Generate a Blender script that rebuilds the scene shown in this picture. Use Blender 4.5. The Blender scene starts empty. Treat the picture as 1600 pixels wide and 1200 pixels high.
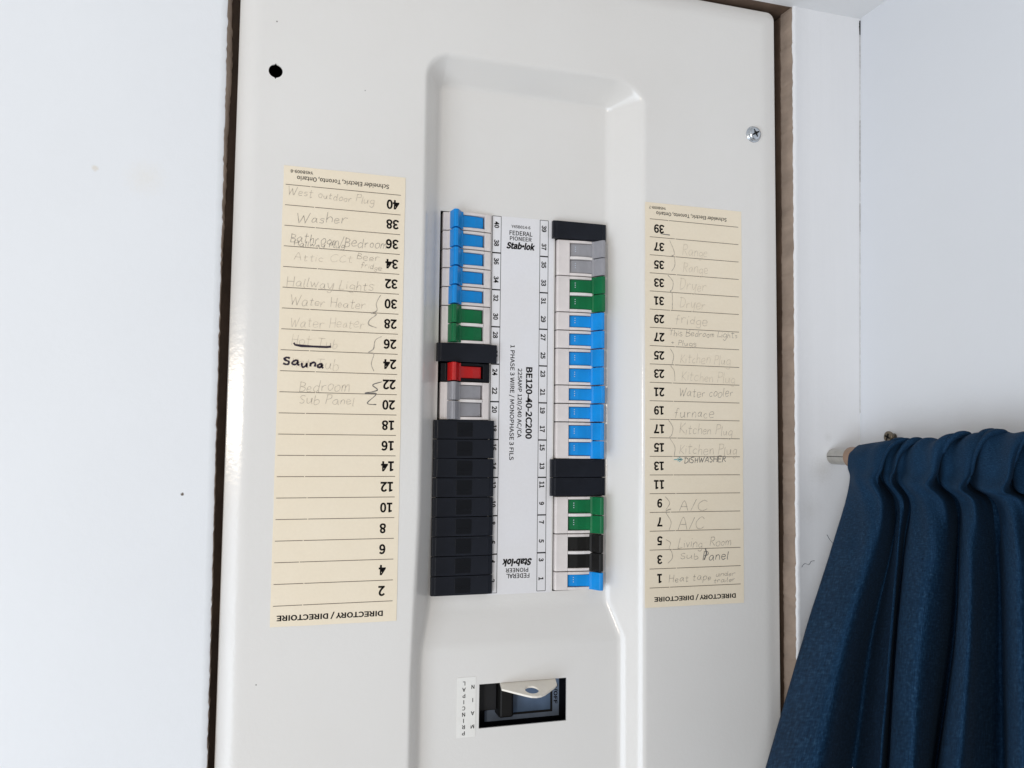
import bpy, bmesh, math, random
from mathutils import Matrix, Vector, noise
random.seed(7)
S = bpy.context.scene
COL = S.collection
MM = 0.001

# ------------------------------------------------------------------ camera
cam = bpy.data.cameras.new('camera')
cam.sensor_width = 36.0; cam.lens = 28.781
cam.clip_start = 0.01; cam.clip_end = 100
co = bpy.data.objects.new('camera', cam); COL.objects.link(co)
R = ((0.95709478, -0.28954907, 0.01144204), (-0.02991487, -0.05945345, 0.99778274), (0.2882268, 0.95531493, 0.06556441))
m = Matrix.Identity(4)
for i in range(3):
    m[i][0] = R[0][i]; m[i][1] = R[1][i]; m[i][2] = -R[2][i]
m[0][3], m[1][3], m[2][3] = -0.165054, -0.511, -0.151135
co.matrix_world = m
S.camera = co

# ------------------------------------------------------------------ light
w = bpy.data.worlds.new('World'); S.world = w; w.use_nodes = True
w.node_tree.nodes['Background'].inputs[0].default_value = (1.0, 0.98, 0.962, 1)
w.node_tree.nodes['Background'].inputs[1].default_value = 0.355

def area(name, loc, target, sx, sy, energy, col):
    L = bpy.data.lights.new(name, 'AREA'); L.shape = 'RECTANGLE'; L.size = sx; L.size_y = sy
    L.energy = energy; L.color = col
    o = bpy.data.objects.new(name, L); COL.objects.link(o)
    o.location = loc
    d = Vector(target) - Vector(loc)
    o.rotation_euler = d.to_track_quat('-Z', 'Y').to_euler()
    return o
area('window_light', (-1.04, -1.06, -0.76), (-0.02, 0.0, -0.25), 0.95, 1.0, 13.8, (0.79, 0.885, 1.0))
area('room_lamp_light', (-0.758, -1.27, -0.098), (-0.18, 0.0, -0.13), 0.045, 0.085, 3.4, (1.0, 0.88, 0.74))
S.view_settings.view_transform = 'Standard'
S.view_settings.look = 'None'
S.view_settings.exposure = 0.07
S.view_settings.gamma = 1.0
S.view_settings.use_curve_mapping = False
S.render.engine = 'CYCLES'
S.render.resolution_x = 1024; S.render.resolution_y = 768

# ------------------------------------------------------------------ materials
class NT:
    def __init__(s, name):
        s.m = bpy.data.materials.new(name); s.m.use_nodes = True
        s.n = s.m.node_tree.nodes; s.l = s.m.node_tree.links
        s.b = s.n['Principled BSDF']
        s.tc = s.n.new('ShaderNodeTexCoord')
    def add(s, t, **k):
        o = s.n.new(t)
        for a, v in k.items(): setattr(o, a, v)
        return o
    def mapped(s, scale=(1, 1, 1), src='Object'):
        mp = s.add('ShaderNodeMapping'); mp.inputs['Scale'].default_value = scale
        s.l.new(s.tc.outputs[src], mp.inputs['Vector']); return mp.outputs['Vector']
    def noise(s, scale, detail=3, rough=.5, vec=None):
        o = s.add('ShaderNodeTexNoise'); o.inputs['Scale'].default_value = scale
        o.inputs['Detail'].default_value = detail; o.inputs['Roughness'].default_value = rough
        s.l.new(vec if vec is not None else s.tc.outputs['Object'], o.inputs['Vector'])
        return o.outputs['Fac']
    def ramp(s, fac, stops):
        o = s.add('ShaderNodeValToRGB'); e = o.color_ramp.elements
        while len(e) < len(stops): e.new(.5)
        for i, (p, c) in enumerate(stops):
            e[i].position = p; e[i].color = (c[0], c[1], c[2], 1)
        s.l.new(fac, o.inputs['Fac']); return o.outputs['Color']
    def mix(s, fac, a, b, mode='MIX'):
        o = s.add('ShaderNodeMix', data_type='RGBA', blend_type=mode)
        for sock, v in ((o.inputs[0], fac), (o.inputs[6], a), (o.inputs[7], b)):
            if isinstance(v, (int, float)): sock.default_value = v
            elif isinstance(v, tuple): sock.default_value = (v[0], v[1], v[2], 1)
            else: s.l.new(v, sock)
        return o.outputs[2]
    def col(s, v):
        if isinstance(v, tuple): s.b.inputs['Base Color'].default_value = (v[0], v[1], v[2], 1)
        else: s.l.new(v, s.b.inputs['Base Color'])
    def rough(s, v):
        if isinstance(v, (int, float)): s.b.inputs['Roughness'].default_value = v
        else: s.l.new(v, s.b.inputs['Roughness'])
    def bump(s, fac, strength, dist):
        o = s.add('ShaderNodeBump'); o.inputs['Strength'].default_value = strength; o.inputs['Distance'].default_value = dist
        s.l.new(fac, o.inputs['Height']); s.l.new(o.outputs['Normal'], s.b.inputs['Normal']); return o
    def spot(s, p, r, soft=.4):
        # 1 inside a small mark at p (metres, object space), 0 outside, with an uneven outline
        d = s.add('ShaderNodeVectorMath', operation='DISTANCE'); s.l.new(s.tc.outputs['Object'], d.inputs[0])
        d.inputs[1].default_value = p
        nz = s.noise(900, 2)
        a = s.add('ShaderNodeMath', operation='MULTIPLY_ADD'); s.l.new(nz, a.inputs[0]); a.inputs[1].default_value = r * .9
        s.l.new(d.outputs['Value'], a.inputs[2])
        mr = s.add('ShaderNodeMapRange'); mr.inputs['From Min'].default_value = r * 1.45; mr.inputs['From Max'].default_value = r * (1.45 - soft)
        s.l.new(a.outputs[0], mr.inputs['Value']); return mr.outputs[0]

def simple(name, c, rough=.5, var=.08, nscale=120, bump=0.0, bscale=400, metal=0.0, spec=.5):
    n = NT(name)
    f = n.noise(nscale, 4)
    lo = tuple(max(0, x * (1 - var)) for x in c); hi = tuple(min(1, x * (1 + var)) for x in c)
    n.col(n.ramp(f, [(.3, lo), (.7, hi)])); n.rough(rough)
    n.b.inputs['Metallic'].default_value = metal
    n.b.inputs['Specular IOR Level'].default_value = spec
    if bump: n.bump(n.noise(bscale, 3), bump, .0002)
    return n.m

def m_panel():
    n = NT('panel_enamel')
    base = n.ramp(n.noise(9, 3), [(.3, (.780, .757, .722)), (.7, (.808, .788, .757))])
    for p, r in (((-.1665, -.0, .5234), .0006), ((-.1117, 0, .4872), .0004), ((-.1665, 0, .123), .0005), ((.0817, .004, .138), .0007)):
        base = n.mix(n.spot(p, r), base, (.25, .23, .21))
    n.col(base)
    n.rough(n.ramp(n.noise(30, 3), [(.3, (.17,) * 3), (.7, (.22,) * 3)]))
    n.b.inputs['Specular IOR Level'].default_value = .55
    n.bump(n.mix(.5, n.noise(330, 2), n.noise(7, 2)), .12, .0012)
    return n.m

def m_wall(name, c, grain=None, marks=()):
    n = NT(name)
    lo = tuple(x * .965 for x in c)
    base = n.ramp(n.noise(5, 4, .6), [(.3, lo), (.7, c)])
    if grain:
        g = n.noise(1.0, 4, .6, n.mapped(grain))
        base = n.mix(.18, base, n.ramp(g, [(.35, tuple(x * .93 for x in c)), (.65, c)]))
    for p, r, mc, soft in marks:
        base = n.mix(n.spot(p, r, soft), base, mc)
    n.col(base); n.rough(.55); n.b.inputs['Specular IOR Level'].default_value = .35
    h = n.noise(170, 4, .6)
    if grain: h = n.mix(.25, h, n.noise(2.2, 3, .6, n.mapped(grain)))
    n.bump(h, .22, .0006)
    return n.m

def m_fabric():
    n = NT('navy_fabric')
    wv = n.noise(1.0, 2, .5, n.mapped((600, 1900, 700), 'UV'))
    hz = n.noise(1.0, 2, .5, n.mapped((1900, 560, 700), 'UV'))
    f = n.mix(.5, wv, hz)
    col = n.ramp(f, [(.32, (.003, .014, .034)), (.52, (.0075, .031, .072)), (.72, (.026, .070, .130))])
    big = n.ramp(n.noise(30, 3), [(.3, (.85,) * 3), (.7, (1.1,) * 3)])
    sx = n.add('ShaderNodeSeparateXYZ'); n.l.new(n.tc.outputs['Object'], sx.inputs[0])
    wob = n.noise(40, 2)
    zz = n.add('ShaderNodeMath', operation='MULTIPLY_ADD'); n.l.new(wob, zz.inputs[0]); zz.inputs[1].default_value = .002; n.l.new(sx.outputs['Z'], zz.inputs[2])
    dd = n.add('ShaderNodeMath', operation='COMPARE'); n.l.new(zz.outputs[0], dd.inputs[0]); dd.inputs[1].default_value = .2315; dd.inputs[2].default_value = .0004
    col = n.mix(dd.outputs[0], col, (.006, .026, .064))      # stitched seam of the rod pocket
    n.col(n.mix(1.0, col, big, 'MULTIPLY')); n.rough(.75)
    n.b.inputs['Specular IOR Level'].default_value = .08
    n.b.inputs['Sheen Weight'].default_value = .03; n.b.inputs['Sheen Tint'].default_value = (.35, .55, .85, 1)
    n.bump(f, .5, .0005)
    return n.m

def m_paper(name, c):
    n = NT(name)
    f = n.noise(28, 4, .6); g = n.noise(500, 3)
    base = n.mix(.6, n.ramp(f, [(.28, (c[0] * .94, c[1] * .91, c[2] * .86)), (.7, c)]), n.ramp(n.noise(9, 3, .6), [(.3, (c[0] * .95, c[1] * .93, c[2] * .90)), (.7, c)]))
    n.col(n.mix(.15, base, n.ramp(g, [(.3, tuple(x * .85 for x in c)), (.7, c)]))); n.rough(.6)
    n.b.inputs['Specular IOR Level'].default_value = .3
    n.bump(n.noise(22, 3), .14, .002)
    return n.m

M = {}
M['panel'] = m_panel()
M['wall'] = m_wall('white_wall_paint', (.82, .835, .855), None, (((-.2086, -.006, -.1854), .0011, (.12, .09, .07), .5), ((-.2612, -.006, -.0012), .0022, (.74, .71, .66), .6), ((-.2350, -.006, -.004), .013, (.805, .795, .775), 1.2)))
M['strip'] = m_wall('white_paint_on_board', (.82, .82, .83), (260, 260, 9), (((.212, -.006, -.20), .012, (.74, .735, .73), 1.2), ((.222, -.006, -.172), .012, (.68, .67, .66), 1.3), ((.228, -.006, -.148), .004, (.72, .72, .72), 1.2)))
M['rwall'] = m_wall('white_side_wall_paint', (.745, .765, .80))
M['ceiling'] = m_wall('ceiling_paint', (.80, .80, .80))
M['gypsum'] = simple('drywall_cut_edge', (.36, .275, .215), .8, .18, 60, .5, 300)
M['stud'] = simple('dark_wood_stud', (.13, .085, .058), .7, .3, 40, .3, 200)
M['steel'] = simple('dark_steel_box', (.02, .018, .016), .6, .2, 60)
M['dark'] = simple('black_gap', (.004, .004, .004), .8, .1)
M['cream'] = m_paper('cream_paper', (.92, .815, .645))
M['white_lab'] = m_paper('white_label', (.84, .835, .86))
M['white_tape'] = m_paper('white_tape_label', (.88, .87, .84))
M['ink'] = simple('black_print', (.006, .005, .005), .7, .1, spec=.1)
M['line'] = simple('ruled_line_ink', (.12, .085, .06), .6, .15, 600)
M['p0'] = simple('faint_pencil', (.64, .56, .445), .6, .15, 900)
M['p1'] = simple('light_pencil', (.55, .48, .385), .6, .25, 900)
M['p2'] = simple('pencil', (.42, .37, .305), .6, .4, 900)
M['p3'] = simple('dark_pencil', (.13, .125, .12), .6, .3, 900)
M['marker'] = simple('purple_black_marker', (.016, .006, .022), .5, .2)
M['teal'] = simple('teal_pen', (.16, .42, .45), .6, .15, 900)
M['body'] = simple('ivory_breaker_plastic', (.76, .70, .675), .42, .12, 60, .05, 900)
M['body_b'] = simple('black_breaker_plastic', (.0055, .0065, .009), .38, .1, 200, spec=.18)
M['slot'] = simple('toggle_slot_black', (.012, .012, .014), .6, .1)
M['blue'] = simple('blue_toggle_plastic', (.002, .26, .70), .34, .12, 60, spec=.32)
M['green'] = simple('green_toggle_plastic', (.0005, .14, .045), .34, .12, 60, spec=.3)
M['red'] = simple('red_toggle_plastic', (.52, .004, .004), .34, .12, 60)
M['grey'] = simple('grey_toggle_plastic', (.31, .305, .325), .4, .05, 200)
M['black'] = simple('black_toggle_plastic', (.007, .0065, .006), .42, .15, 200, spec=.25)
M['tie'] = simple('white_divider_plastic', (.80, .76, .74), .35, .03)
M['rate'] = simple('rating_highlight', (.55, .62, .70), .5, .1)  # pale colour paints in the highlights on the embossed rating
M['filler'] = simple('black_filler_plastic', (.0085, .0105, .0165), .36, .3, 45, .16, 500, spec=.26)
def m_filler():
    n = NT('black_filler_plastic')
    base = n.ramp(n.noise(45, 4), [(.3, (.006, .0075, .012)), (.7, (.011, .0135, .021))])
    dust = n.ramp(n.noise(1300, 1), [(.835, (0, 0, 0)), (.865, (.30, .30, .30))])
    n.col(n.mix(1.0, base, dust, 'ADD'))
    n.rough(n.ramp(n.noise(60, 4, .6), [(.3, (.28,) * 3), (.7, (.46,) * 3)]))
    n.b.inputs['Specular IOR Level'].default_value = .27
    n.bump(n.noise(500, 3), .16, .0002)
    return n.m
M['filler'] = m_filler()
M['mbface'] = simple('blue_grey_label', (.20, .25, .34), .45, .12, 90)
M['mbblue'] = simple('slate_blue_label', (.115, .175, .28), .40, .15, 90)
M['zinc'] = simple('zinc_screw', (.62, .66, .70), .24, .15, 300, .15, 900, 1.0)
M['brass'] = simple('dull_screw', (.20, .17, .13), .35, .3, 400, .2, 900, 1.0)
M['rod'] = simple('brushed_rod', (.50, .48, .44), .34, .12, 200, .1, 900, .85)
M['collar'] = simple('tan_sleeve', (.30, .20, .14), .55, .12, 100)
M['tabm'] = simple('cream_painted_metal', (.84, .79, .70), .35, .06, 60, .05, 300)
M['faint'] = simple('faint_joint', (.58, .575, .57), .8, .15, 300)
M['crack'] = simple('paint_crack', (.42, .41, .40), .8, .3, 300)
M['fabric'] = m_fabric()
M['thread'] = simple('dark_thread', (.02, .035, .06), .8, .1)

# ------------------------------------------------------------------ helpers (all lengths in millimetres)
def obj(name, verts, faces, mat, root=None, smooth=False, bevel=0, uv=None, parent=None, solid=0):
    """one mesh object; verts in world mm; root = the thing's Empty"""
    me = bpy.data.meshes.new(name)
    off = Vector((0, 0, 0))
    if root is not None: off = Vector(root['_o'])
    me.from_pydata([(Vector(v) - off) * MM for v in verts], [], faces)
    me.materials.append(M[mat] if isinstance(mat, str) else mat)
    if uv:
        ul = me.uv_layers.new(name='UVMap')
        for l in me.loops: ul.data[l.index].uv = uv[l.vertex_index]
    me.update()
    if smooth:
        for p in me.polygons: p.use_smooth = True
    o = bpy.data.objects.new(name, me); COL.objects.link(o)
    if parent is not None: o.parent = parent
    elif root is not None: o.parent = root
    if solid:
        md = o.modifiers.new('solid', 'SOLIDIFY'); md.thickness = abs(solid) * MM; md.offset = -1 if solid > 0 else 1
    if bevel:
        md = o.modifiers.new('bevel', 'BEVEL'); md.width = bevel * MM; md.segments = 2; md.limit_method = 'ANGLE'; md.angle_limit = math.radians(35)
    return o

ROOTS = []
def thing(name, label, cat, loc=(0, 0, 0), group=None):
    o = bpy.data.objects.new(name, None); COL.objects.link(o)
    o.location = Vector(loc) * MM; o.empty_display_size = .01
    o['label'] = label; o['category'] = cat
    if group: o['group'] = group
    o['_o'] = loc; ROOTS.append(o)
    return o

def struct(o): o['kind'] = 'structure'; return o
def tag(o, label, cat, group=None):
    o['label'] = label; o['category'] = cat
    if group: o['group'] = group
    return o

class MB:
    def __init__(s): s.v = []; s.f = []
    def add(s, vs, fs):
        b = len(s.v); s.v += [tuple(q) for q in vs]; s.f += [tuple(i + b for i in f) for f in fs]
    def box(s, x0, x1, y0, y1, z0, z1):
        s.add([(x0, y0, z0), (x1, y0, z0), (x1, y1, z0), (x0, y1, z0), (x0, y0, z1), (x1, y0, z1), (x1, y1, z1), (x0, y1, z1)],
              [(0, 3, 2, 1), (4, 5, 6, 7), (0, 1, 5, 4), (1, 2, 6, 5), (2, 3, 7, 6), (3, 0, 4, 7)])
    def rect(s, x0, x1, z0, z1, y):            # flat print facing -Y
        s.add([(x0, y, z0), (x1, y, z0), (x1, y, z1), (x0, y, z1)], [(0, 1, 2, 3)])
    def prism(s, pts, z0, z1):                 # polygon in (x, y), extruded along z
        n = len(pts); a = 0
        for i in range(n):
            p, q = pts[i], pts[(i + 1) % n]; a += p[0] * q[1] - q[0] * p[1]
        if a < 0: pts = pts[::-1]
        lo, hi = min(z0, z1), max(z0, z1)
        s.add([(x, y, lo) for x, y in pts] + [(x, y, hi) for x, y in pts],
              [tuple(range(n))[::-1], tuple(range(n, 2 * n))] + [(i, (i + 1) % n, n + (i + 1) % n, n + i) for i in range(n)])
    def ribbon(s, pts, wd, y):                 # pen stroke facing -Y; pts in (x, z)
        n = len(pts); vs = []
        for i, p in enumerate(pts):
            a = pts[max(0, i - 1)]; b = pts[min(n - 1, i + 1)]
            dx, dz = b[0] - a[0], b[1] - a[1]; L = math.hypot(dx, dz) or 1
            k = wd * .5 * (.75 + .5 * random.random())
            nx, nz = -dz / L * k, dx / L * k
            vs += [(p[0] + nx, y, p[1] + nz), (p[0] - nx, y, p[1] - nz)]
        s.add(vs, [(2 * i, 2 * i + 1, 2 * i + 3, 2 * i + 2) for i in range(n - 1)])
    def build(s, name, mat, root=None, **k): return obj(name, s.v, s.f, mat, root, **k)

def spline(pts, sub=5):
    if len(pts) < 3: return list(pts)
    out = []; n = len(pts); d = len(pts[0])
    for i in range(n - 1):
        p0, p1, p2, p3 = pts[max(0, i - 1)], pts[i], pts[i + 1], pts[min(n - 1, i + 2)]
        for j in range(sub):
            t = j / sub
            out.append(tuple(.5 * (2 * p1[k] + (p2[k] - p0[k]) * t + (2 * p0[k] - 5 * p1[k] + 4 * p2[k] - p3[k]) * t * t + (3 * p1[k] - p0[k] - 3 * p2[k] + p3[k]) * t ** 3) for k in range(d)))
    out.append(tuple(pts[-1])); return out

GL = {
'r ':(157,"",""),
'r,':(195,"66 -63 87 -35 92 -14 99 -14 70 -7 48 13 40 43 49 74 71 94 101 101 137 90 160 58 167 13 154 -53 115 -107 47 -151 22 -90","8 10 9 7 10 8 7 11 10 6 11 7 6 12 11 5 12 6 5 3 12 3 13 12 4 3 5 2 13 3 1 13 2 0 13 1 0 14 13 16 14 0 15 14 16"),
'r-':(243,"223 233 223 160 20 160 20 233","2 0 3 2 1 0"),
'r0':(389,"43 410 102 503 195 535 287 503 346 410 366 258 346 105 287 10 195 -22 102 10 43 105 23 258 268 377 237 441 195 459 152 441 121 377 109 258 121 139 152 74 195 56 237 74 268 139 281 258","1 3 2 0 3 1 0 14 3 14 4 3 0 15 14 13 4 14 0 16 15 12 4 13 12 5 4 11 16 0 23 5 12 11 17 16 23 6 5 10 17 11 10 18 17 22 6 23 10 19 18 21 6 22 9 19 10 21 7 6 9 20 19 20 7 21 9 7 20 9 8 7"),
'r1':(389,"164 65 164 424 73 424 73 486 123 498 157 510 188 525 252 525 252 65 355 65 355 -12 50 -12 50 65","5 7 6 5 8 7 4 1 5 1 8 5 3 1 4 2 1 3 0 8 1 11 0 12 11 8 0 11 9 8 11 10 9"),
'r4':(389,"2 129 2 187 221 525 310 525 310 205 379 205 379 129 310 129 310 -12 226 -12 226 129 227 380 228 414 229 431 246 431 236 413 222 387 208 361 103 205 226 205 226 350","1 3 2 1 13 3 13 14 3 14 4 3 1 12 13 15 4 14 1 16 12 16 11 12 16 11 15 11 4 15 1 17 16 20 4 11 1 18 17 19 4 20 1 19 18 1 4 19 1 5 4 1 6 5 0 6 1 10 6 0 9 7 10 7 6 10 9 8 7"),
'r5':(389,"49 118 90 83 128 64 177 56 226 70 261 106 274 165 262 223 230 257 179 270 152 267 127 258 94 238 48 268 66 525 338 525 338 447 144 447 134 330 139 332 166 340 198 343 280 324 341 266 364 167 338 65 271 1 184 -21 109 -11 53 16 2 57","13 17 14 17 15 14 17 16 15 13 18 17 20 22 21 19 22 20 18 22 19 13 22 18 13 9 22 9 23 22 13 10 9 8 23 9 12 11 13 11 10 13 8 24 23 7 24 8 6 24 7 6 25 24 5 25 6 30 1 0 4 25 5 30 2 1 3 25 4 3 26 25 30 3 2 29 3 30 29 26 3 28 26 29 28 27 26"),
'r6':(389,"55 411 129 506 228 535 281 527 324 507 367 471 314 414 283 441 259 453 233 458 174 440 131 378 117 290 128 300 171 323 216 331 298 312 352 253 371 157 349 64 291 1 211 -22 115 9 51 99 27 245 248 66 275 101 285 158 276 213 250 246 205 259 176 253 143 234 114 202 129 121 163 70 211 54","1 3 2 1 4 3 1 5 4 0 9 1 9 5 1 9 8 5 8 7 5 7 6 5 0 10 9 0 11 10 24 11 0 24 12 11 14 16 15 13 16 14 13 17 16 12 17 13 24 30 12 30 17 12 24 31 30 29 17 30 24 32 31 29 18 17 28 18 29 23 33 24 33 32 24 27 18 28 23 34 33 26 18 27 26 19 18 23 35 34 25 19 26 22 35 23 22 36 35 36 19 25 36 20 19 22 20 36 21 20 22"),
'r7':(389,"22 447 22 525 368 525 368 471 276 323 233 176 216 -12 125 -12 146 177 192 326 263 447","0 2 1 0 3 2 0 10 3 10 4 3 9 4 10 8 4 9 8 5 4 7 5 8 7 6 5"),
'r8':(389,"35 194 72 245 114 276 114 267 82 295 55 337 44 391 65 466 120 516 197 533 279 514 332 462 351 386 339 331 311 285 282 257 282 265 321 236 355 189 369 123 347 49 286 -2 196 -21 106 -2 43 50 20 127 262 423 237 450 197 461 160 452 136 428 127 391 142 347 180 315 228 293 250 318 266 349 271 382 266 174 221 209 162 235 132 210 109 175 101 134 114 91 147 62 197 51 243 61 273 87 283 125","8 10 9 7 10 8 7 11 10 6 29 7 29 28 7 28 11 7 28 27 11 27 12 11 6 30 29 26 12 27 6 31 30 37 12 26 6 32 31 5 32 6 37 13 12 36 13 37 35 13 36 5 33 32 4 33 5 35 14 13 34 14 35 4 34 33 3 2 4 2 34 4 2 14 34 2 16 14 16 15 14 1 16 2 1 17 16 0 40 1 40 17 1 40 18 17 0 41 40 39 18 40 0 42 41 38 18 39 25 42 0 38 19 18 25 43 42 49 19 38 25 44 43 24 44 25 48 19 49 48 20 19 24 45 44 47 20 48 24 46 45 46 20 47 24 20 46 23 20 24 23 21 20 23 22 21"),
'r9':(389,"74 100 107 73 133 60 161 56 216 74 258 136 273 224 262 214 219 191 172 182 91 202 37 261 19 356 40 449 98 512 178 535 274 506 339 419 363 279 335 107 263 9 166 -21 111 -14 67 6 23 42 141 448 114 412 103 356 113 301 139 267 183 255 214 261 247 281 277 314 261 395 227 444 179 460","14 16 15 13 16 14 13 36 16 36 17 16 13 25 36 35 17 36 12 25 13 12 26 25 34 17 35 34 18 17 12 27 26 33 18 34 11 27 12 11 28 27 32 18 33 11 29 28 31 18 32 31 6 18 6 19 18 11 30 29 10 30 11 30 6 31 10 6 30 10 7 6 5 19 6 10 8 7 9 8 10 4 19 5 4 20 19 24 1 0 3 20 4 24 2 1 24 3 2 24 20 3 23 20 24 23 21 20 22 21 23"),
'rA':(426,"257 525 440 -12 346 -12 296 145 126 145 77 -12 -14 -12 168 525 253 284 235 341 218 399 204 449 219 449 205 399 188 341 170 284 150 220 273 220","6 11 7 11 0 7 11 12 0 12 1 0 6 13 11 13 10 11 13 10 12 10 1 12 9 1 10 6 14 13 8 1 9 6 15 14 17 1 8 6 16 15 6 4 16 4 17 16 4 3 17 3 1 17 6 5 4 2 1 3"),
'rB':(460,"223 525 319 512 387 468 411 389 402 335 374 292 336 270 336 281 385 262 426 217 441 150 414 59 340 5 235 -12 59 -12 59 525 278 317 312 342 323 380 312 420 277 443 214 450 147 450 147 308 211 308 296 74 338 103 352 153 338 197 297 224 224 233 147 233 147 64 224 64","14 22 15 22 0 15 22 1 0 22 2 1 22 21 2 21 20 2 20 3 2 14 23 22 19 3 20 18 3 19 18 4 3 17 4 18 16 4 17 16 5 4 24 5 16 14 31 23 31 24 23 31 5 24 31 7 5 7 6 5 31 8 7 31 30 8 30 9 8 14 32 31 29 9 30 28 9 29 28 10 9 27 10 28 26 10 27 26 11 10 25 11 26 33 11 25 32 11 33 14 11 32 14 12 11 14 13 12"),
'rD':(482,"200 525 338 495 424 403 453 258 424 114 339 20 203 -12 59 -12 59 525 287 88 343 153 362 258 343 363 287 426 192 449 147 449 147 65 192 65","7 15 8 15 0 8 15 1 0 15 14 1 14 2 1 7 16 15 13 2 14 12 2 13 12 3 2 11 3 12 11 4 3 10 4 11 9 4 10 9 5 4 17 5 9 7 17 16 7 5 17 7 6 5"),
'rE':(412,"378 525 378 447 147 447 147 310 342 310 342 230 147 230 147 67 386 67 386 -12 59 -12 59 525","10 2 11 2 0 11 2 1 0 10 3 2 10 6 3 6 4 3 6 5 4 10 7 6 10 8 7 10 9 8"),
'rF':(387,"378 525 378 447 147 447 147 297 343 297 343 218 147 218 147 -12 59 -12 59 525","8 2 9 2 0 9 2 1 0 8 3 2 8 6 3 6 4 3 6 5 4 8 7 6"),
'rI':(205,"147 525 147 -12 59 -12 59 525","2 0 3 2 1 0"),
'rL':(380,"147 525 147 67 372 67 372 -12 59 -12 59 525","4 0 5 4 1 0 4 2 1 4 3 2"),
'rN':(506,"143 525 335 196 387 96 370 96 367 136 363 192 362 246 362 525 448 525 448 -12 362 -12 172 318 119 418 137 418 139 378 142 324 144 270 144 -12 59 -12 59 525","18 12 19 12 0 19 12 13 0 13 1 0 6 8 7 6 9 8 18 14 12 14 11 12 14 1 13 18 15 14 11 1 14 18 16 15 10 1 11 18 17 16 5 9 6 10 3 1 3 2 1 4 9 5 3 9 4 10 9 3"),
'rO':(520,"58 405 139 501 260 535 381 501 462 405 491 258 462 111 381 13 260 -22 139 13 58 111 28 258 382 364 333 430 260 453 186 430 138 364 119 258 138 152 187 84 260 60 333 84 382 152 400 258","1 3 2 0 3 1 0 14 3 14 4 3 0 15 14 13 4 14 0 16 15 12 4 13 11 16 0 12 5 4 11 17 16 23 5 12 10 17 11 23 6 5 10 18 17 22 6 23 10 19 18 21 6 22 9 19 10 21 7 6 20 7 21 9 20 19 9 7 20 9 8 7"),
'rP':(443,"218 525 322 511 395 459 421 363 396 267 324 210 221 192 147 192 147 -12 59 -12 59 525 281 279 319 310 332 363 319 414 280 440 208 449 147 449 147 269 211 269","9 17 10 17 0 10 17 1 0 17 2 1 17 16 2 16 15 2 15 3 2 9 18 17 14 3 15 13 3 14 13 4 3 12 4 13 11 4 12 19 4 11 9 7 18 7 19 18 7 4 19 7 5 4 7 6 5 9 8 7"),
'rR':(445,"284 292 321 321 334 370 321 416 285 441 221 449 147 449 147 282 220 282 147 206 147 -12 59 -12 59 525 232 525 329 511 398 462 423 370 407 295 363 242 312 219 446 -12 345 -12 221 206","11 6 12 6 13 12 6 14 13 6 15 14 6 5 15 5 4 15 4 16 15 11 7 6 3 16 4 2 16 3 2 17 16 1 17 2 0 17 1 0 18 17 8 18 0 11 9 7 9 8 7 9 18 8 9 19 18 9 22 19 22 20 19 11 10 9 21 20 22"),
'rS':(417,"71 128 120 88 165 67 213 60 267 69 298 94 309 131 299 167 273 191 230 212 156 244 106 272 63 318 45 387 68 464 130 516 219 535 281 526 335 503 387 461 338 402 296 433 260 448 219 454 173 445 146 424 136 392 147 357 175 334 214 316 287 285 343 253 384 206 400 136 376 56 311 0 213 -21 141 -11 77 16 16 65","15 17 16 15 18 17 14 18 15 14 19 18 13 24 14 24 23 14 23 19 14 23 22 19 22 21 19 21 20 19 13 25 24 13 26 25 13 27 26 12 27 13 12 28 27 12 29 28 11 29 12 11 30 29 11 31 30 10 31 11 10 32 31 9 32 10 8 32 9 8 33 32 7 33 8 6 33 7 6 34 33 5 34 6 39 1 0 4 34 5 39 2 1 3 34 4 39 3 2 38 3 39 38 34 3 38 35 34 37 35 38 37 36 35"),
'rT':(419,"10 447 10 525 410 525 410 447 254 447 254 -12 165 -12 165 447","0 2 1 0 3 2 7 3 0 6 4 7 4 3 7 6 5 4"),
'rY':(372,"-20 525 76 525 145 373 162 336 178 298 193 268 180 268 195 299 212 336 229 373 298 525 392 525 230 196 230 -12 141 -12 141 196","15 1 0 15 2 1 9 11 10 9 12 11 15 3 2 8 12 9 7 12 8 15 4 3 6 5 7 5 12 7 15 5 4 15 12 5 14 12 15 14 13 12"),
'ra':(394,"56 176 138 226 261 250 257 283 237 313 195 325 157 319 120 305 77 280 41 345 93 374 145 394 207 402 289 381 336 321 350 235 350 -12 275 -12 269 34 282 34 246 8 201 -13 152 -21 89 -7 45 34 29 99 263 184 177 166 129 138 116 102 123 75 141 60 170 55 201 60 233 75 263 98","11 13 12 10 13 11 10 14 13 9 14 10 8 7 9 7 6 9 6 5 9 5 14 9 4 14 5 4 15 14 3 15 4 2 15 3 1 15 2 1 26 15 26 16 15 0 26 1 0 27 26 35 16 26 25 27 0 25 28 27 25 29 28 25 30 29 24 30 25 34 16 35 33 19 34 19 16 34 24 31 30 24 32 31 32 19 33 24 19 32 23 18 24 18 19 24 23 20 18 20 17 18 20 16 19 23 21 20 17 16 20 22 21 23"),
'rc':(357,"51 304 122 377 218 402 267 395 307 378 347 348 300 286 269 310 246 320 223 324 167 307 129 261 114 190 128 118 165 73 221 56 250 61 277 73 313 99 354 35 306 2 262 -15 214 -21 117 4 49 76 24 190","1 3 2 1 4 3 1 5 4 0 5 1 0 9 5 9 8 5 8 7 5 7 6 5 0 10 9 0 11 10 25 11 0 25 12 11 24 12 25 24 13 12 24 14 13 17 19 18 23 14 24 16 19 17 23 15 14 15 19 16 23 19 15 23 20 19 22 20 23 22 21 20"),
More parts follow.
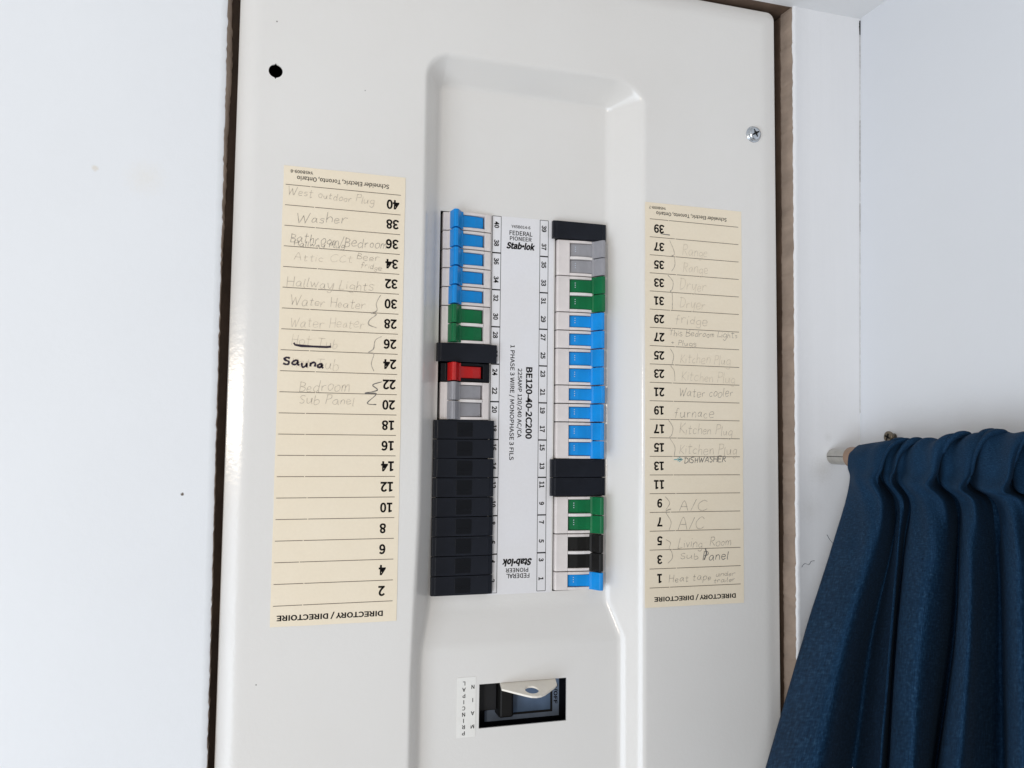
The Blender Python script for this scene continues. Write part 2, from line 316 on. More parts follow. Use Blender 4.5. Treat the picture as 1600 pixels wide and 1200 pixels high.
'rd':(434,"49 302 114 376 201 402 245 396 282 380 295 370 293 411 293 569 382 569 382 -12 307 -12 301 33 314 33 283 8 241 -13 193 -21 104 4 45 77 25 190 293 290 268 309 241 320 214 324 165 307 129 262 115 190 127 117 159 72 209 57 238 62 267 78 293 102","6 8 7 6 9 8 5 9 6 1 3 2 1 4 3 1 5 4 0 5 1 0 22 5 22 21 5 21 20 5 20 19 5 19 9 5 0 23 22 0 24 23 18 24 0 31 9 19 18 25 24 18 26 25 17 26 18 17 27 26 30 9 31 29 12 30 12 9 30 16 27 17 16 28 27 28 12 29 16 11 28 11 12 28 16 13 11 13 10 11 13 9 12 16 14 13 10 9 13 15 14 16"),
're':(388,"50 303 117 376 206 403 296 378 352 311 371 212 370 197 369 184 366 163 115 163 129 111 168 69 226 54 258 57 287 67 326 89 359 25 312 -1 269 -16 218 -21 120 4 50 77 24 190 280 280 252 315 208 327 164 314 129 279 115 233 288 233","1 3 2 1 4 3 0 25 1 25 4 1 0 26 25 24 4 25 23 4 24 0 27 26 23 5 4 22 27 0 29 5 23 22 28 27 22 29 28 22 5 29 22 6 5 22 7 6 21 9 22 9 7 22 9 8 7 21 10 9 21 11 10 14 16 15 20 11 21 20 12 11 13 16 14 12 16 13 20 16 12 20 17 16 19 17 20 19 18 17"),
'rh':(425,"141 569 141 405 139 354 156 368 200 393 253 402 325 383 367 327 380 242 380 -12 293 -12 293 232 286 286 266 313 232 322 201 316 171 298 141 271 141 -12 52 -12 52 569","19 0 20 19 1 0 19 2 1 4 6 5 3 6 4 3 7 6 2 7 3 19 17 2 17 16 2 16 15 2 15 14 2 14 7 2 14 13 7 13 8 7 12 8 13 11 8 12 19 18 17 11 9 8 10 9 11"),
'ri':(193,"49 529 68 548 97 555 125 548 145 529 152 501 145 473 125 453 97 446 68 453 49 473 42 501 141 392 141 -12 52 -12 52 392","14 12 15 14 13 12 1 3 2 1 4 3 0 4 1 0 5 4 11 5 0 11 6 5 10 6 11 9 6 10 9 7 6 8 7 9"),
'rl':(199,"52 569 141 569 141 72 143 60 145 57 148 56 149 56 152 56 169 59 183 -12 162 -18 148 -20 130 -21 86 -10 60 25 52 75","15 1 0 15 2 1 14 2 15 14 3 2 14 4 3 7 9 8 14 5 4 6 9 7 5 9 6 14 9 5 13 9 14 12 9 13 12 10 9 12 11 10"),
'rn':(427,"128 392 134 337 120 337 155 368 200 393 253 402 325 383 367 327 380 242 380 -12 293 -12 293 232 286 286 266 313 232 322 201 316 171 298 141 271 141 -12 52 -12 52 392","4 6 5 3 6 4 19 0 20 19 2 0 2 1 0 3 7 6 2 7 3 19 17 2 17 16 2 16 15 2 15 14 2 14 7 2 14 13 7 13 8 7 12 8 13 11 8 12 19 18 17 11 9 8 10 9 11"),
'ro':(424,"50 304 119 377 212 402 306 377 374 304 400 190 374 76 306 4 212 -22 119 4 50 76 24 190 297 262 263 307 212 324 162 307 127 262 114 190 127 118 162 73 212 57 263 73 297 118 311 190","1 3 2 0 3 1 0 14 3 14 4 3 0 15 14 13 4 14 0 16 15 12 4 13 12 5 4 11 16 0 11 17 16 23 5 12 22 5 23 11 18 17 10 18 11 22 6 5 21 6 22 10 19 18 9 19 10 21 7 6 20 7 21 9 20 19 9 7 20 8 7 9"),
'rr':(272,"128 392 134 323 119 323 146 361 187 391 231 402 249 401 265 398 287 389 270 311 247 318 237 320 225 321 197 313 167 288 141 241 141 -12 52 -12 52 392","4 6 5 4 7 6 4 8 7 17 0 18 17 2 0 2 1 0 3 8 4 3 9 8 2 12 3 12 11 3 11 10 3 10 9 3 17 15 2 15 14 2 14 13 2 13 12 2 17 16 15"),
'rt':(264,"64 316 7 316 7 388 68 392 75 499 151 499 151 392 255 392 255 316 151 316 151 116 156 81 170 62 199 55 211 56 224 59 250 69 269 -3 234 -13 209 -19 183 -21 113 -4 74 46 64 117","3 5 4 3 6 5 3 7 6 3 8 7 2 8 3 1 8 2 0 8 1 23 9 0 9 8 0 23 10 9 22 10 23 22 11 10 22 12 11 15 17 16 22 13 12 14 17 15 13 17 14 22 17 13 21 17 22 21 18 17 20 18 21 20 19 18"),
'b ':(157,"",""),
'b-':(243,"238 248 238 145 5 145 5 248","2 0 3 2 1 0"),
'b/':(275,"301 583 75 -152 -29 -152 198 583","2 0 3 2 1 0"),
'b0':(389,"29 415 92 516 195 551 297 516 361 415 382 258 361 100 297 -2 195 -38 92 -2 29 100 8 258 254 373 226 429 195 443 163 429 136 373 124 258 136 143 163 86 195 72 226 86 254 143 266 258","1 3 2 0 3 1 0 14 3 14 4 3 0 15 14 13 4 14 0 16 15 12 4 13 12 5 4 11 16 0 23 5 12 11 17 16 23 6 5 10 17 11 10 18 17 22 6 23 10 19 18 21 6 22 9 19 10 21 7 6 9 20 19 20 7 21 9 7 20 9 8 7"),
'b1':(389,"149 80 149 409 58 409 58 498 119 512 151 524 185 540 267 540 267 80 370 80 370 -27 35 -27 35 80","5 7 6 5 8 7 4 8 5 3 1 4 1 8 4 2 1 3 0 8 1 11 0 12 11 8 0 11 9 8 11 10 9"),
'b2':(389,"143 184 216 287 238 370 231 409 210 433 171 443 141 437 113 420 65 373 -11 448 55 509 112 539 180 550 273 528 335 465 357 372 329 257 254 145 196 83 153 80 183 81 211 82 381 82 381 -27 4 -27 4 49","11 13 12 10 13 11 10 14 13 9 14 10 9 5 14 5 4 14 4 15 14 8 7 9 7 6 9 6 5 9 3 15 4 2 15 3 2 16 15 1 16 2 0 16 1 0 17 16 25 17 0 25 19 17 19 18 17 20 22 21 20 23 22 19 23 20 25 23 19 24 23 25"),
'b3':(389,"50 142 102 96 137 78 179 72 222 81 247 103 256 139 246 177 209 204 98 219 98 314 198 330 230 355 239 390 232 418 213 436 179 443 149 438 120 424 70 383 0 466 66 516 120 541 183 550 271 532 336 479 360 395 346 327 307 277 268 255 268 285 312 265 359 212 377 137 351 43 280 -17 185 -37 106 -25 45 4 -17 58","22 24 23 21 24 22 21 25 24 20 25 21 20 16 25 16 15 25 15 26 25 19 18 20 18 17 20 17 16 20 14 26 15 13 26 14 13 27 26 12 27 13 11 27 12 10 27 11 10 30 27 30 28 27 9 30 10 9 29 30 31 28 30 29 31 28 29 32 31 9 32 29 8 32 9 8 33 32 7 33 8 6 33 7 39 1 0 5 33 6 5 34 33 4 34 5 39 2 1 3 34 4 39 3 2 39 34 3 38 34 39 38 35 34 37 35 38 37 36 35"),
'b4':(389,"-13 114 -13 191 213 540 325 540 325 220 394 220 394 114 325 114 325 -27 211 -27 211 114 212 381 213 414 213 416 255 416 250 406 236 380 220 353 131 220 211 220 211 350","1 3 2 1 13 3 13 14 3 14 4 3 1 12 13 15 4 14 1 11 12 16 4 15 1 20 11 17 4 16 18 4 17 1 18 20 18 19 20 1 4 18 1 5 4 1 6 5 0 6 1 10 6 0 9 7 10 7 6 10 9 8 7"),
'b5':(389,"47 140 98 96 133 78 176 72 218 83 247 114 259 165 248 215 222 244 178 255 155 252 134 244 94 220 32 260 52 540 353 540 353 432 158 432 151 354 134 347 163 355 199 358 288 338 355 273 379 166 351 57 279 -13 185 -37 105 -25 45 3 -18 54","13 17 14 17 15 14 17 16 15 13 19 17 19 18 17 20 22 21 19 22 20 13 22 19 13 23 22 13 9 23 9 8 23 8 24 23 12 11 13 11 10 13 10 9 13 7 24 8 6 24 7 6 25 24 5 25 6 30 1 0 4 25 5 30 2 1 3 25 4 30 3 2 30 25 3 30 26 25 29 26 30 28 26 29 28 27 26"),
'b6':(389,"41 418 120 519 227 550 285 542 332 520 388 472 315 393 275 429 254 439 234 442 183 427 145 372 138 330 119 312 166 337 216 346 306 325 366 260 386 157 363 57 299 -12 210 -37 106 -4 36 93 12 245 239 79 261 108 270 158 262 207 241 233 204 243 181 239 153 223 130 198 144 126 173 83 211 70","1 3 2 1 4 3 1 5 4 0 5 1 0 9 5 9 8 5 8 7 5 7 6 5 0 10 9 0 11 10 24 11 0 24 12 11 14 16 15 13 16 14 24 13 12 13 17 16 24 17 13 24 30 17 30 29 17 29 18 17 23 33 24 33 32 24 32 31 24 31 30 24 28 18 29 27 18 28 23 34 33 26 18 27 26 19 18 23 35 34 25 19 26 22 35 23 22 36 35 36 19 25 22 19 36 22 20 19 21 20 22"),
'b7':(389,"7 432 7 540 383 540 383 467 290 317 248 173 230 -27 109 -27 131 180 178 332 237 432","0 2 1 0 3 2 0 10 3 10 4 3 9 4 10 8 4 9 8 5 4 7 5 8 7 6 5"),
'b8':(389,"21 201 62 256 99 283 99 260 71 285 41 332 29 392 52 474 113 529 198 549 286 528 346 470 366 386 353 325 323 276 297 251 297 272 332 247 369 195 384 122 360 40 293 -16 196 -37 99 -16 30 41 4 126 248 416 229 437 197 446 168 439 150 420 143 392 155 356 188 328 224 312 238 326 252 354 256 382 254 165 213 196 164 218 144 200 124 169 117 134 127 99 154 76 197 66 236 75 259 95 267 125","8 10 9 7 10 8 7 11 10 6 29 7 29 28 7 28 11 7 28 27 11 27 12 11 6 30 29 26 12 27 6 31 30 37 12 26 6 32 31 5 32 6 37 13 12 36 13 37 5 33 32 35 13 36 4 33 5 4 34 33 34 13 35 34 14 13 4 14 34 3 2 4 2 14 4 1 14 2 1 16 14 16 15 14 1 17 16 0 17 1 0 40 17 40 18 17 0 41 40 39 18 40 25 41 0 25 42 41 38 18 39 38 19 18 25 43 42 49 19 38 25 44 43 24 44 25 48 19 49 48 20 19 24 45 44 47 20 48 24 46 45 46 20 47 24 20 46 23 20 24 23 21 20 23 22 21"),
'b9':(389,"73 121 115 85 138 75 160 72 207 87 244 141 251 183 271 202 224 177 171 167 83 189 23 254 3 356 27 456 90 525 178 551 283 519 353 425 378 279 349 101 272 -4 167 -37 106 -28 59 -7 2 40 150 435 128 406 118 356 127 307 148 280 184 270 208 275 237 292 261 319 247 389 218 431 179 444","14 16 15 13 16 14 13 36 16 36 17 16 12 25 13 25 36 13 35 17 36 12 26 25 34 17 35 34 18 17 12 27 26 33 18 34 11 27 12 11 28 27 32 18 33 11 29 28 31 18 32 11 30 29 31 7 18 7 19 18 30 7 31 11 7 30 10 7 11 10 8 7 6 19 7 9 8 10 5 19 6 4 19 5 24 1 0 4 20 19 3 20 4 24 2 1 24 3 2 24 20 3 23 20 24 23 21 20 22 21 23"),
'bA':(426,"268 540 461 -27 334 -27 285 130 137 130 88 -27 -35 -27 157 540 239 279 221 337 204 395 193 434 231 434 220 394 203 337 185 279 171 235 253 235","6 11 7 11 0 7 11 12 0 12 1 0 6 10 11 13 1 12 6 14 10 14 9 10 14 9 13 9 1 13 8 1 9 6 15 14 17 1 8 6 16 15 6 17 16 6 4 17 4 3 17 3 1 17 6 5 4 2 1 3"),
'bB':(460,"225 540 324 527 399 478 427 390 416 330 384 281 351 261 351 291 394 274 440 224 456 150 427 50 346 -9 236 -27 44 -27 44 540 272 331 299 351 307 380 299 411 272 428 213 435 162 435 162 323 210 323 290 88 325 112 337 152 326 188 292 209 223 218 162 218 162 79 223 79","14 22 15 22 0 15 22 1 0 22 2 1 22 21 2 21 20 2 20 3 2 14 23 22 19 3 20 18 3 19 18 4 3 17 4 18 16 4 17 24 4 16 24 7 4 7 5 4 14 24 23 14 31 24 31 7 24 31 6 7 8 5 7 6 8 5 6 9 8 31 9 6 31 30 9 30 29 9 29 10 9 14 32 31 28 10 29 27 10 28 26 10 27 26 11 10 25 11 26 33 11 25 32 11 33 14 11 32 14 12 11 14 13 12"),
'bC':(447,"46 412 136 514 267 550 334 539 388 513 447 462 377 379 329 420 302 433 271 438 200 417 153 358 135 258 152 157 198 97 269 75 304 81 336 97 388 144 459 62 393 2 333 -27 262 -37 134 -1 45 101 13 256","1 3 2 1 4 3 0 4 1 0 5 4 0 9 5 9 8 5 8 7 5 7 6 5 0 10 9 0 11 10 25 11 0 25 12 11 25 13 12 24 13 25 24 14 13 17 19 18 23 14 24 16 19 17 23 15 14 15 19 16 23 19 15 23 20 19 23 21 20 22 21 23"),
'bD':(482,"202 540 346 508 438 410 468 258 438 107 347 7 205 -27 44 -27 44 540 279 102 329 160 347 258 329 357 279 413 190 434 162 434 162 80 190 80","7 15 8 15 0 8 15 1 0 15 14 1 14 2 1 7 16 15 13 2 14 12 2 13 12 3 2 11 3 12 11 4 3 10 4 11 9 4 10 9 5 4 17 5 9 7 17 16 7 5 17 7 6 5"),
'bE':(412,"393 540 393 432 162 432 162 325 357 325 357 215 162 215 162 82 401 82 401 -27 44 -27 44 540","10 2 11 2 0 11 2 1 0 10 3 2 10 6 3 6 4 3 6 5 4 10 7 6 10 8 7 10 9 8"),
'bF':(387,"393 540 393 432 162 432 162 312 358 312 358 203 162 203 162 -27 44 -27 44 540","8 2 9 2 0 9 2 1 0 8 3 2 8 6 3 6 4 3 6 5 4 8 7 6"),
'bH':(510,"162 540 162 325 348 325 348 540 467 540 467 -27 348 -27 348 215 162 215 162 -27 44 -27 44 540","10 0 11 10 1 0 2 4 3 2 5 4 10 8 1 8 2 1 8 7 2 7 5 2 10 9 8 6 5 7"),
'bI':(205,"162 540 162 -27 44 -27 44 540","2 0 3 2 1 0"),
'bL':(380,"162 540 162 82 387 82 387 -27 44 -27 44 540","4 0 5 4 1 0 4 2 1 4 3 2"),
'bM':(569,"167 540 272 248 285 212 297 176 303 159 267 159 273 176 285 212 297 248 401 540 525 540 525 -27 411 -27 411 285 412 334 415 388 417 409 462 409 427 310 324 25 243 25 139 310 104 409 150 409 151 388 155 334 156 285 156 -27 44 -27 44 540","28 22 29 22 0 29 22 23 0 23 1 0 8 16 9 16 10 9 16 17 10 17 11 10 28 21 22 24 1 23 8 15 16 18 11 17 25 1 24 8 14 15 8 13 14 26 1 25 19 11 18 28 20 21 8 12 13 27 1 26 27 2 1 7 12 8 27 7 2 7 3 2 27 6 7 3 12 7 4 12 3 27 5 6 27 4 5 27 20 4 20 19 4 19 12 4 28 27 20 12 11 19"),
'bN':(506,"152 540 348 203 396 111 354 111 352 135 348 191 347 246 347 540 463 540 463 -27 353 -27 158 311 110 403 153 403 154 379 157 325 159 270 159 -27 44 -27 44 540","18 12 19 12 0 19 12 13 0 13 1 0 6 8 7 6 9 8 18 11 12 14 1 13 15 1 14 16 11 15 11 1 15 18 16 11 16 10 11 18 17 16 5 2 6 2 9 6 4 2 5 3 2 4"),
'bO':(520,"44 412 130 514 260 550 389 514 476 412 507 258 476 104 389 0 260 -37 130 0 44 104 13 258 368 358 324 417 260 437 196 417 152 358 135 258 152 158 196 97 260 76 324 97 368 158 385 258","1 3 2 0 3 1 0 14 3 14 4 3 0 15 14 13 4 14 0 16 15 12 4 13 11 16 0 12 5 4 11 17 16 23 5 12 10 17 11 23 6 5 10 18 17 22 6 23 10 19 18 21 6 22 9 19 10 21 7 6 20 7 21 9 20 19 9 7 20 9 8 7"),
'bP':(443,"219 540 328 525 408 468 437 363 409 258 330 196 222 177 162 177 162 -27 44 -27 44 540 275 294 306 318 317 363 306 405 274 426 207 434 162 434 162 284 209 284","9 17 10 17 0 10 17 1 0 17 2 1 17 16 2 16 15 2 15 3 2 9 18 17 14 3 15 13 3 14 13 4 3 12 4 13 11 4 12 19 4 11 9 19 18 9 7 19 7 4 19 7 5 4 7 6 5 9 8 7"),
'bR':(445,"278 306 308 329 318 370 308 407 280 426 220 434 162 434 162 297 219 297 162 191 162 -27 44 -27 44 540 233 540 334 526 411 471 438 371 421 288 372 230 333 212 472 -27 337 -27 212 191","11 6 12 6 13 12 6 14 13 6 15 14 6 5 15 5 4 15 4 16 15 11 7 6 3 16 4 2 16 3 2 17 16 1 17 2 0 17 1 8 17 0 11 8 7 11 9 8 9 17 8 9 18 17 9 19 18 9 22 19 22 20 19 11 10 9 21 20 22"),
'bS':(417,"69 149 128 101 169 82 213 75 260 84 285 103 293 131 286 159 264 178 224 198 150 231 97 260 50 310 29 387 55 472 124 530 218 550 285 541 342 516 408 464 341 381 289 420 257 434 220 438 180 431 159 415 152 392 160 366 183 347 220 330 293 298 353 265 398 213 415 136 390 48 318 -14 214 -36 137 -26 69 3 -5 63","15 17 16 15 18 17 14 18 15 14 19 18 13 24 14 24 23 14 23 19 14 23 22 19 22 21 19 21 20 19 13 25 24 13 26 25 13 27 26 12 27 13 12 28 27 12 29 28 12 30 29 11 30 12 11 31 30 11 32 31 10 32 11 9 32 10 9 33 32 8 33 9 7 33 8 6 33 7 39 1 0 6 34 33 5 34 6 4 34 5 39 2 1 3 34 4 39 3 2 39 34 3 38 34 39 38 35 34 37 35 38 37 36 35"),
'bT':(419,"-5 432 -5 540 425 540 425 432 269 432 269 -27 150 -27 150 432","0 2 1 0 3 2 7 3 0 6 4 7 4 3 7 6 5 4"),
'bW':(615,"107 540 165 239 176 183 186 128 192 94 150 94 157 129 170 184 182 240 258 540 360 540 437 240 449 185 461 129 469 94 428 94 434 128 443 183 452 239 512 540 629 540 512 -27 391 -27 308 303 299 343 291 382 287 399 328 399 324 382 315 343 306 303 225 -27 105 -27 -15 540","32 0 33 32 1 0 8 10 9 8 26 10 26 27 10 27 11 10 18 20 19 18 21 20 8 25 26 28 11 27 8 24 25 29 11 28 8 30 24 30 23 24 30 23 29 23 11 29 8 31 30 22 11 23 7 2 8 2 31 8 22 17 11 17 12 11 32 7 1 7 2 1 17 12 18 12 21 18 13 21 12 32 6 7 3 31 2 22 16 17 14 21 13 32 5 6 4 31 3 22 15 16 15 21 14 32 4 5 32 31 4 22 21 15"),
'bY':(372,"-44 540 85 540 159 379 176 342 192 305 202 283 171 283 181 305 198 342 215 379 288 540 416 540 245 193 245 -27 126 -27 126 193","15 1 0 15 2 1 9 11 10 9 12 11 15 3 2 8 12 9 7 4 8 4 12 8 15 7 3 7 4 3 15 6 7 5 12 4 15 5 6 15 12 5 14 12 15 14 13 12"),
'm ':(157,"",""),
'm/':(275,"282 569 64 -138 -10 -138 208 569","2 0 3 2 1 0"),
'm0':(389,"42 410 101 504 195 536 288 504 347 410 367 258 347 105 288 10 195 -23 101 10 42 105 22 258 268 377 236 440 195 458 153 440 122 377 110 258 122 139 153 75 195 57 236 75 268 139 280 258","1 3 2 0 3 1 0 14 3 14 4 3 0 15 14 13 4 14 0 16 15 12 4 13 12 5 4 11 16 0 23 5 12 11 17 16 23 6 5 10 17 11 10 18 17 22 6 23 10 19 18 21 6 22 9 19 10 21 7 6 9 20 19 20 7 21 9 7 20 9 8 7"),
'm1':(389,"163 66 163 423 72 423 72 487 123 499 156 511 188 526 253 526 253 66 356 66 356 -13 49 -13 49 66","5 7 6 5 8 7 4 1 5 1 8 5 3 1 4 2 1 3 0 8 1 11 0 12 11 8 0 11 9 8 11 10 9"),
'm2':(389,"153 175 229 281 253 370 244 416 217 446 171 457 136 450 104 431 65 393 9 448 64 498 116 526 180 536 266 515 322 458 342 372 316 263 243 153 160 66 154 66 183 68 211 68 367 68 367 -13 18 -13 18 43","11 13 12 10 13 11 10 14 13 9 5 10 5 14 10 5 4 14 4 15 14 9 6 5 9 7 6 8 7 9 3 15 4 2 15 3 2 16 15 1 16 2 0 16 1 0 17 16 25 17 0 25 19 17 19 18 17 20 22 21 20 23 22 19 23 20 25 23 19 24 23 25"),
'm3':(389,"52 122 94 85 132 65 180 57 228 68 259 96 271 139 258 186 214 217 112 231 112 302 203 317 242 347 253 389 245 425 220 448 180 457 145 452 112 436 72 403 20 464 74 504 124 527 182 536 265 519 324 471 345 395 333 333 297 287 254 263 254 276 304 254 347 205 363 137 338 51 274 -4 185 -22 110 -12 53 16 2 60","22 24 23 21 24 22 21 25 24 20 25 21 20 16 25 16 15 25 15 26 25 19 18 20 18 17 20 17 16 20 14 26 15 13 26 14 13 27 26 12 27 13 11 27 12 11 28 27 10 28 11 9 30 10 30 28 10 30 29 28 9 31 30 9 32 31 8 32 9 7 32 8 7 33 32 6 33 7 5 33 6 5 34 33 39 1 0 4 34 5 39 2 1 3 34 4 39 3 2 38 3 39 38 34 3 38 35 34 37 35 38 37 36 35"),
'm4':(389,"1 128 1 187 221 526 311 526 311 206 380 206 380 128 311 128 311 -13 225 -13 225 128 226 380 227 414 228 430 247 430 237 412 223 387 209 361 105 206 225 206 225 350","1 3 2 1 13 3 13 14 3 14 4 3 1 12 13 15 4 14 1 16 12 16 11 12 16 4 15 1 17 16 11 4 16 20 4 11 1 18 17 19 4 20 1 19 18 1 4 19 1 5 4 1 6 5 0 6 1 10 6 0 9 7 10 7 6 10 9 8 7"),
'm5':(389,"49 120 91 84 128 65 176 57 226 70 260 107 273 165 261 222 229 257 179 269 152 266 128 257 94 237 47 267 65 526 339 526 339 446 145 446 135 332 139 333 166 341 198 344 281 325 342 266 365 166 339 65 272 0 184 -22 109 -12 52 15 1 57","13 17 14 17 15 14 17 16 15 13 18 17 20 22 21 19 22 20 18 22 19 13 22 18 13 9 22 9 23 22 13 10 9 8 23 9 12 11 13 11 10 13 8 24 23 7 24 8 6 24 7 6 25 24 5 25 6 30 1 0 4 25 5 30 2 1 3 25 4 30 3 2 3 26 25 30 26 3 29 26 30 28 26 29 28 27 26"),
'mA':(426,"258 526 441 -13 345 -13 296 144 127 144 77 -13 -15 -13 167 526 252 283 234 341 217 399 203 448 220 448 206 398 189 341 171 283 152 221 272 221","6 11 7 11 0 7 11 12 0 12 1 0 6 13 11 13 10 11 13 10 12 10 1 12 9 1 10 6 14 13 8 1 9 6 15 14 17 1 8 6 16 15 6 4 16 4 17 16 4 3 17 3 1 17 6 5 4 2 1 3"),
'mC':(447,"59 405 144 502 267 536 330 526 380 501 427 461 376 399 337 432 306 447 270 452 192 429 140 364 120 258 139 152 190 85 268 61 308 67 344 85 387 124 440 63 385 14 329 -13 263 -22 142 11 58 107 27 256","1 3 2 1 4 3 0 4 1 0 9 4 9 5 4 9 8 5 8 7 5 7 6 5 0 10 9 0 11 10 25 11 0 25 12 11 25 13 12 24 13 25 24 14 13 17 19 18 23 14 24 16 19 17 23 15 14 15 19 16 15 20 19 23 20 15 23 21 20 22 21 23"),
'mD':(482,"200 526 338 495 425 404 454 258 425 113 339 19 203 -13 58 -13 58 526 287 89 342 153 361 258 342 363 287 426 192 448 148 448 148 66 192 66","7 15 8 15 0 8 15 1 0 15 14 1 14 2 1 7 16 15 13 2 14 12 2 13 12 3 2 11 3 12 11 4 3 10 4 11 9 4 10 9 5 4 17 5 9 7 17 16 7 5 17 7 6 5"),
'mE':(412,"379 526 379 446 148 446 148 311 343 311 343 229 148 229 148 68 387 68 387 -13 58 -13 58 526","10 2 11 2 0 11 2 1 0 10 3 2 10 6 3 6 4 3 6 5 4 10 7 6 10 8 7 10 9 8"),
'mF':(387,"379 526 379 446 148 446 148 298 344 298 344 217 148 217 148 -13 58 -13 58 526","8 2 9 2 0 9 2 1 0 8 3 2 8 6 3 6 4 3 6 5 4 8 7 6"),
'mH':(510,"148 526 148 311 362 311 362 526 453 526 453 -13 362 -13 362 229 148 229 148 -13 58 -13 58 526","10 0 11 10 1 0 2 4 3 2 5 4 10 8 1 8 2 1 8 7 2 7 5 2 10 9 8 6 5 7"),
'mI':(205,"148 526 148 -13 58 -13 58 526","2 0 3 2 1 0"),
'mL':(380,"148 526 148 68 373 68 373 -13 58 -13 58 526","4 0 5 4 1 0 4 2 1 4 3 2"),
'mM':(569,"158 526 259 243 272 208 284 172 293 145 277 145 287 172 298 207 310 243 411 526 511 526 511 -13 425 -13 425 285 426 334 429 387 432 423 452 423 414 314 314 39 253 39 152 314 114 423 135 423 137 387 141 334 142 284 142 -13 58 -13 58 526","28 22 29 22 0 29 22 23 0 23 1 0 8 16 9 16 10 9 16 17 10 17 11 10 28 25 22 25 21 22 24 1 23 8 15 16 18 14 17 14 11 17 25 1 24 8 14 15 8 18 14 18 13 14 28 26 25 21 1 25 8 19 18 20 1 21 28 27 26 20 2 1 7 19 8 20 5 2 5 3 2 6 4 7 4 19 7 5 4 3 5 4 6 20 4 5 20 19 4"),
'mN':(506,"144 526 336 196 387 97 369 97 366 136 362 192 361 246 361 526 449 526 449 -13 362 -13 171 318 119 417 138 417 140 378 143 324 145 270 145 -13 58 -13 58 526","18 12 19 12 0 19 12 13 0 13 1 0 6 8 7 6 9 8 18 15 12 15 11 12 14 1 13 15 11 14 11 1 14 18 16 15 10 1 11 18 17 16 5 9 6 10 4 1 4 2 1 4 9 5 10 3 4 2 9 4 10 2 3 10 9 2"),
'mO':(520,"57 406 138 502 260 536 381 502 463 406 492 258 463 110 381 12 260 -23 138 12 57 110 27 258 381 364 333 429 260 452 187 429 138 364 120 258 138 152 187 85 260 61 332 85 381 152 399 258","1 3 2 0 3 1 0 14 3 14 4 3 0 15 14 13 4 14 0 16 15 12 4 13 11 16 0 12 5 4 11 17 16 23 5 12 10 17 11 23 6 5 10 18 17 22 6 23 10 19 18 21 6 22 9 19 10 21 7 6 20 7 21 9 20 19 9 7 20 9 8 7"),
'mP':(443,"218 526 323 512 396 459 422 363 396 266 324 209 221 191 148 191 148 -13 58 -13 58 526 281 280 319 310 331 363 318 413 279 439 208 448 148 448 148 270 211 270","9 17 10 17 0 10 17 1 0 17 2 1 17 16 2 16 15 2 15 3 2 9 18 17 14 3 15 13 3 14 13 4 3 12 4 13 11 4 12 19 4 11 9 7 18 7 19 18 7 4 19 7 5 4 7 6 5 9 8 7"),
'mR':(445,"284 293 320 321 332 370 320 415 285 440 220 448 148 448 148 283 220 283 148 205 148 -13 58 -13 58 526 232 526 329 512 398 462 424 370 408 294 364 241 313 219 448 -13 345 -13 220 205","11 6 12 6 13 12 6 14 13 6 15 14 6 5 15 5 4 15 4 16 15 11 7 6 3 16 4 2 16 3 2 17 16 1 17 2 0 17 1 0 18 17 8 18 0 11 9 7 9 8 7 9 18 8 9 19 18 9 22 19 22 20 19 11 10 9 21 20 22"),
'mS':(417,"71 129 120 89 165 68 213 61 266 70 297 95 308 131 298 166 272 190 230 211 156 243 105 271 62 317 44 387 67 464 130 517 219 536 281 527 335 503 388 461 338 400 296 432 260 447 220 453 174 444 146 423 137 392 148 358 176 335 214 317 287 285 344 254 385 206 401 136 377 55 312 -1 213 -22 140 -12 77 15 15 65","15 17 16 15 18 17 14 18 15 14 19 18 13 24 14 24 23 14 23 19 14 23 22 19 22 21 19 21 20 19 13 25 24 13 26 25 13 27 26 12 27 13 12 28 27 12 29 28 12 30 29 11 30 12 11 31 30 10 31 11 10 32 31 9 32 10 8 32 9 8 33 32 7 33 8 6 33 7 6 34 33 5 34 6 39 1 0 4 34 5 39 2 1 3 34 4 39 3 2 38 3 39 38 34 3 38 35 34 37 35 38 37 36 35"),
'mW':(615,"95 526 151 236 162 181 172 125 180 80 162 80 171 126 183 181 196 237 269 526 349 526 423 237 435 182 447 126 457 80 440 80 447 125 457 181 466 236 524 526 612 526 501 -13 402 -13 321 307 313 346 304 385 298 413 317 413 310 385 302 346 293 307 214 -13 116 -13 2 526","32 0 33 32 1 0 8 10 9 8 26 10 26 27 10 27 11 10 18 20 19 18 21 20 8 25 26 28 11 27 8 29 25 29 24 25 29 24 28 24 11 28 23 11 24 8 30 29 8 31 30 22 11 23 7 31 8 22 12 11 32 2 1 17 21 18 22 13 12 6 3 7 3 31 7 32 6 2 6 3 2 16 21 17 22 15 13 15 14 13 32 5 6 4 31 3 15 21 16 32 4 5 32 31 4 22 21 15"),
'hS':(417,"67 167 135 112 173 94 213 88 255 96 274 111 280 131 274 152 257 168 218 186 144 219 89 249 38 304 16 387 44 480 118 542 218 563 288 553 349 527 426 466 343 363 282 409 253 421 220 425 185 419 170 407 165 392 171 374 190 358 225 342 299 310 361 275 410 219 429 135 401 40 324 -26 214 -50 133 -39 63 -8 -24 61","15 17 16 15 18 17 14 18 15 14 19 18 13 19 14 13 24 19 24 23 19 23 22 19 22 21 19 21 20 19 13 25 24 13 26 25 13 27 26 12 27 13 12 28 27 12 29 28 12 30 29 12 31 30 11 31 12 11 32 31 10 32 11 9 32 10 9 33 32 8 33 9 7 33 8 39 1 0 6 33 7 6 34 33 5 34 6 39 2 1 4 34 5 3 34 4 39 3 2 39 34 3 38 34 39 38 35 34 37 35 38 37 36 35"),
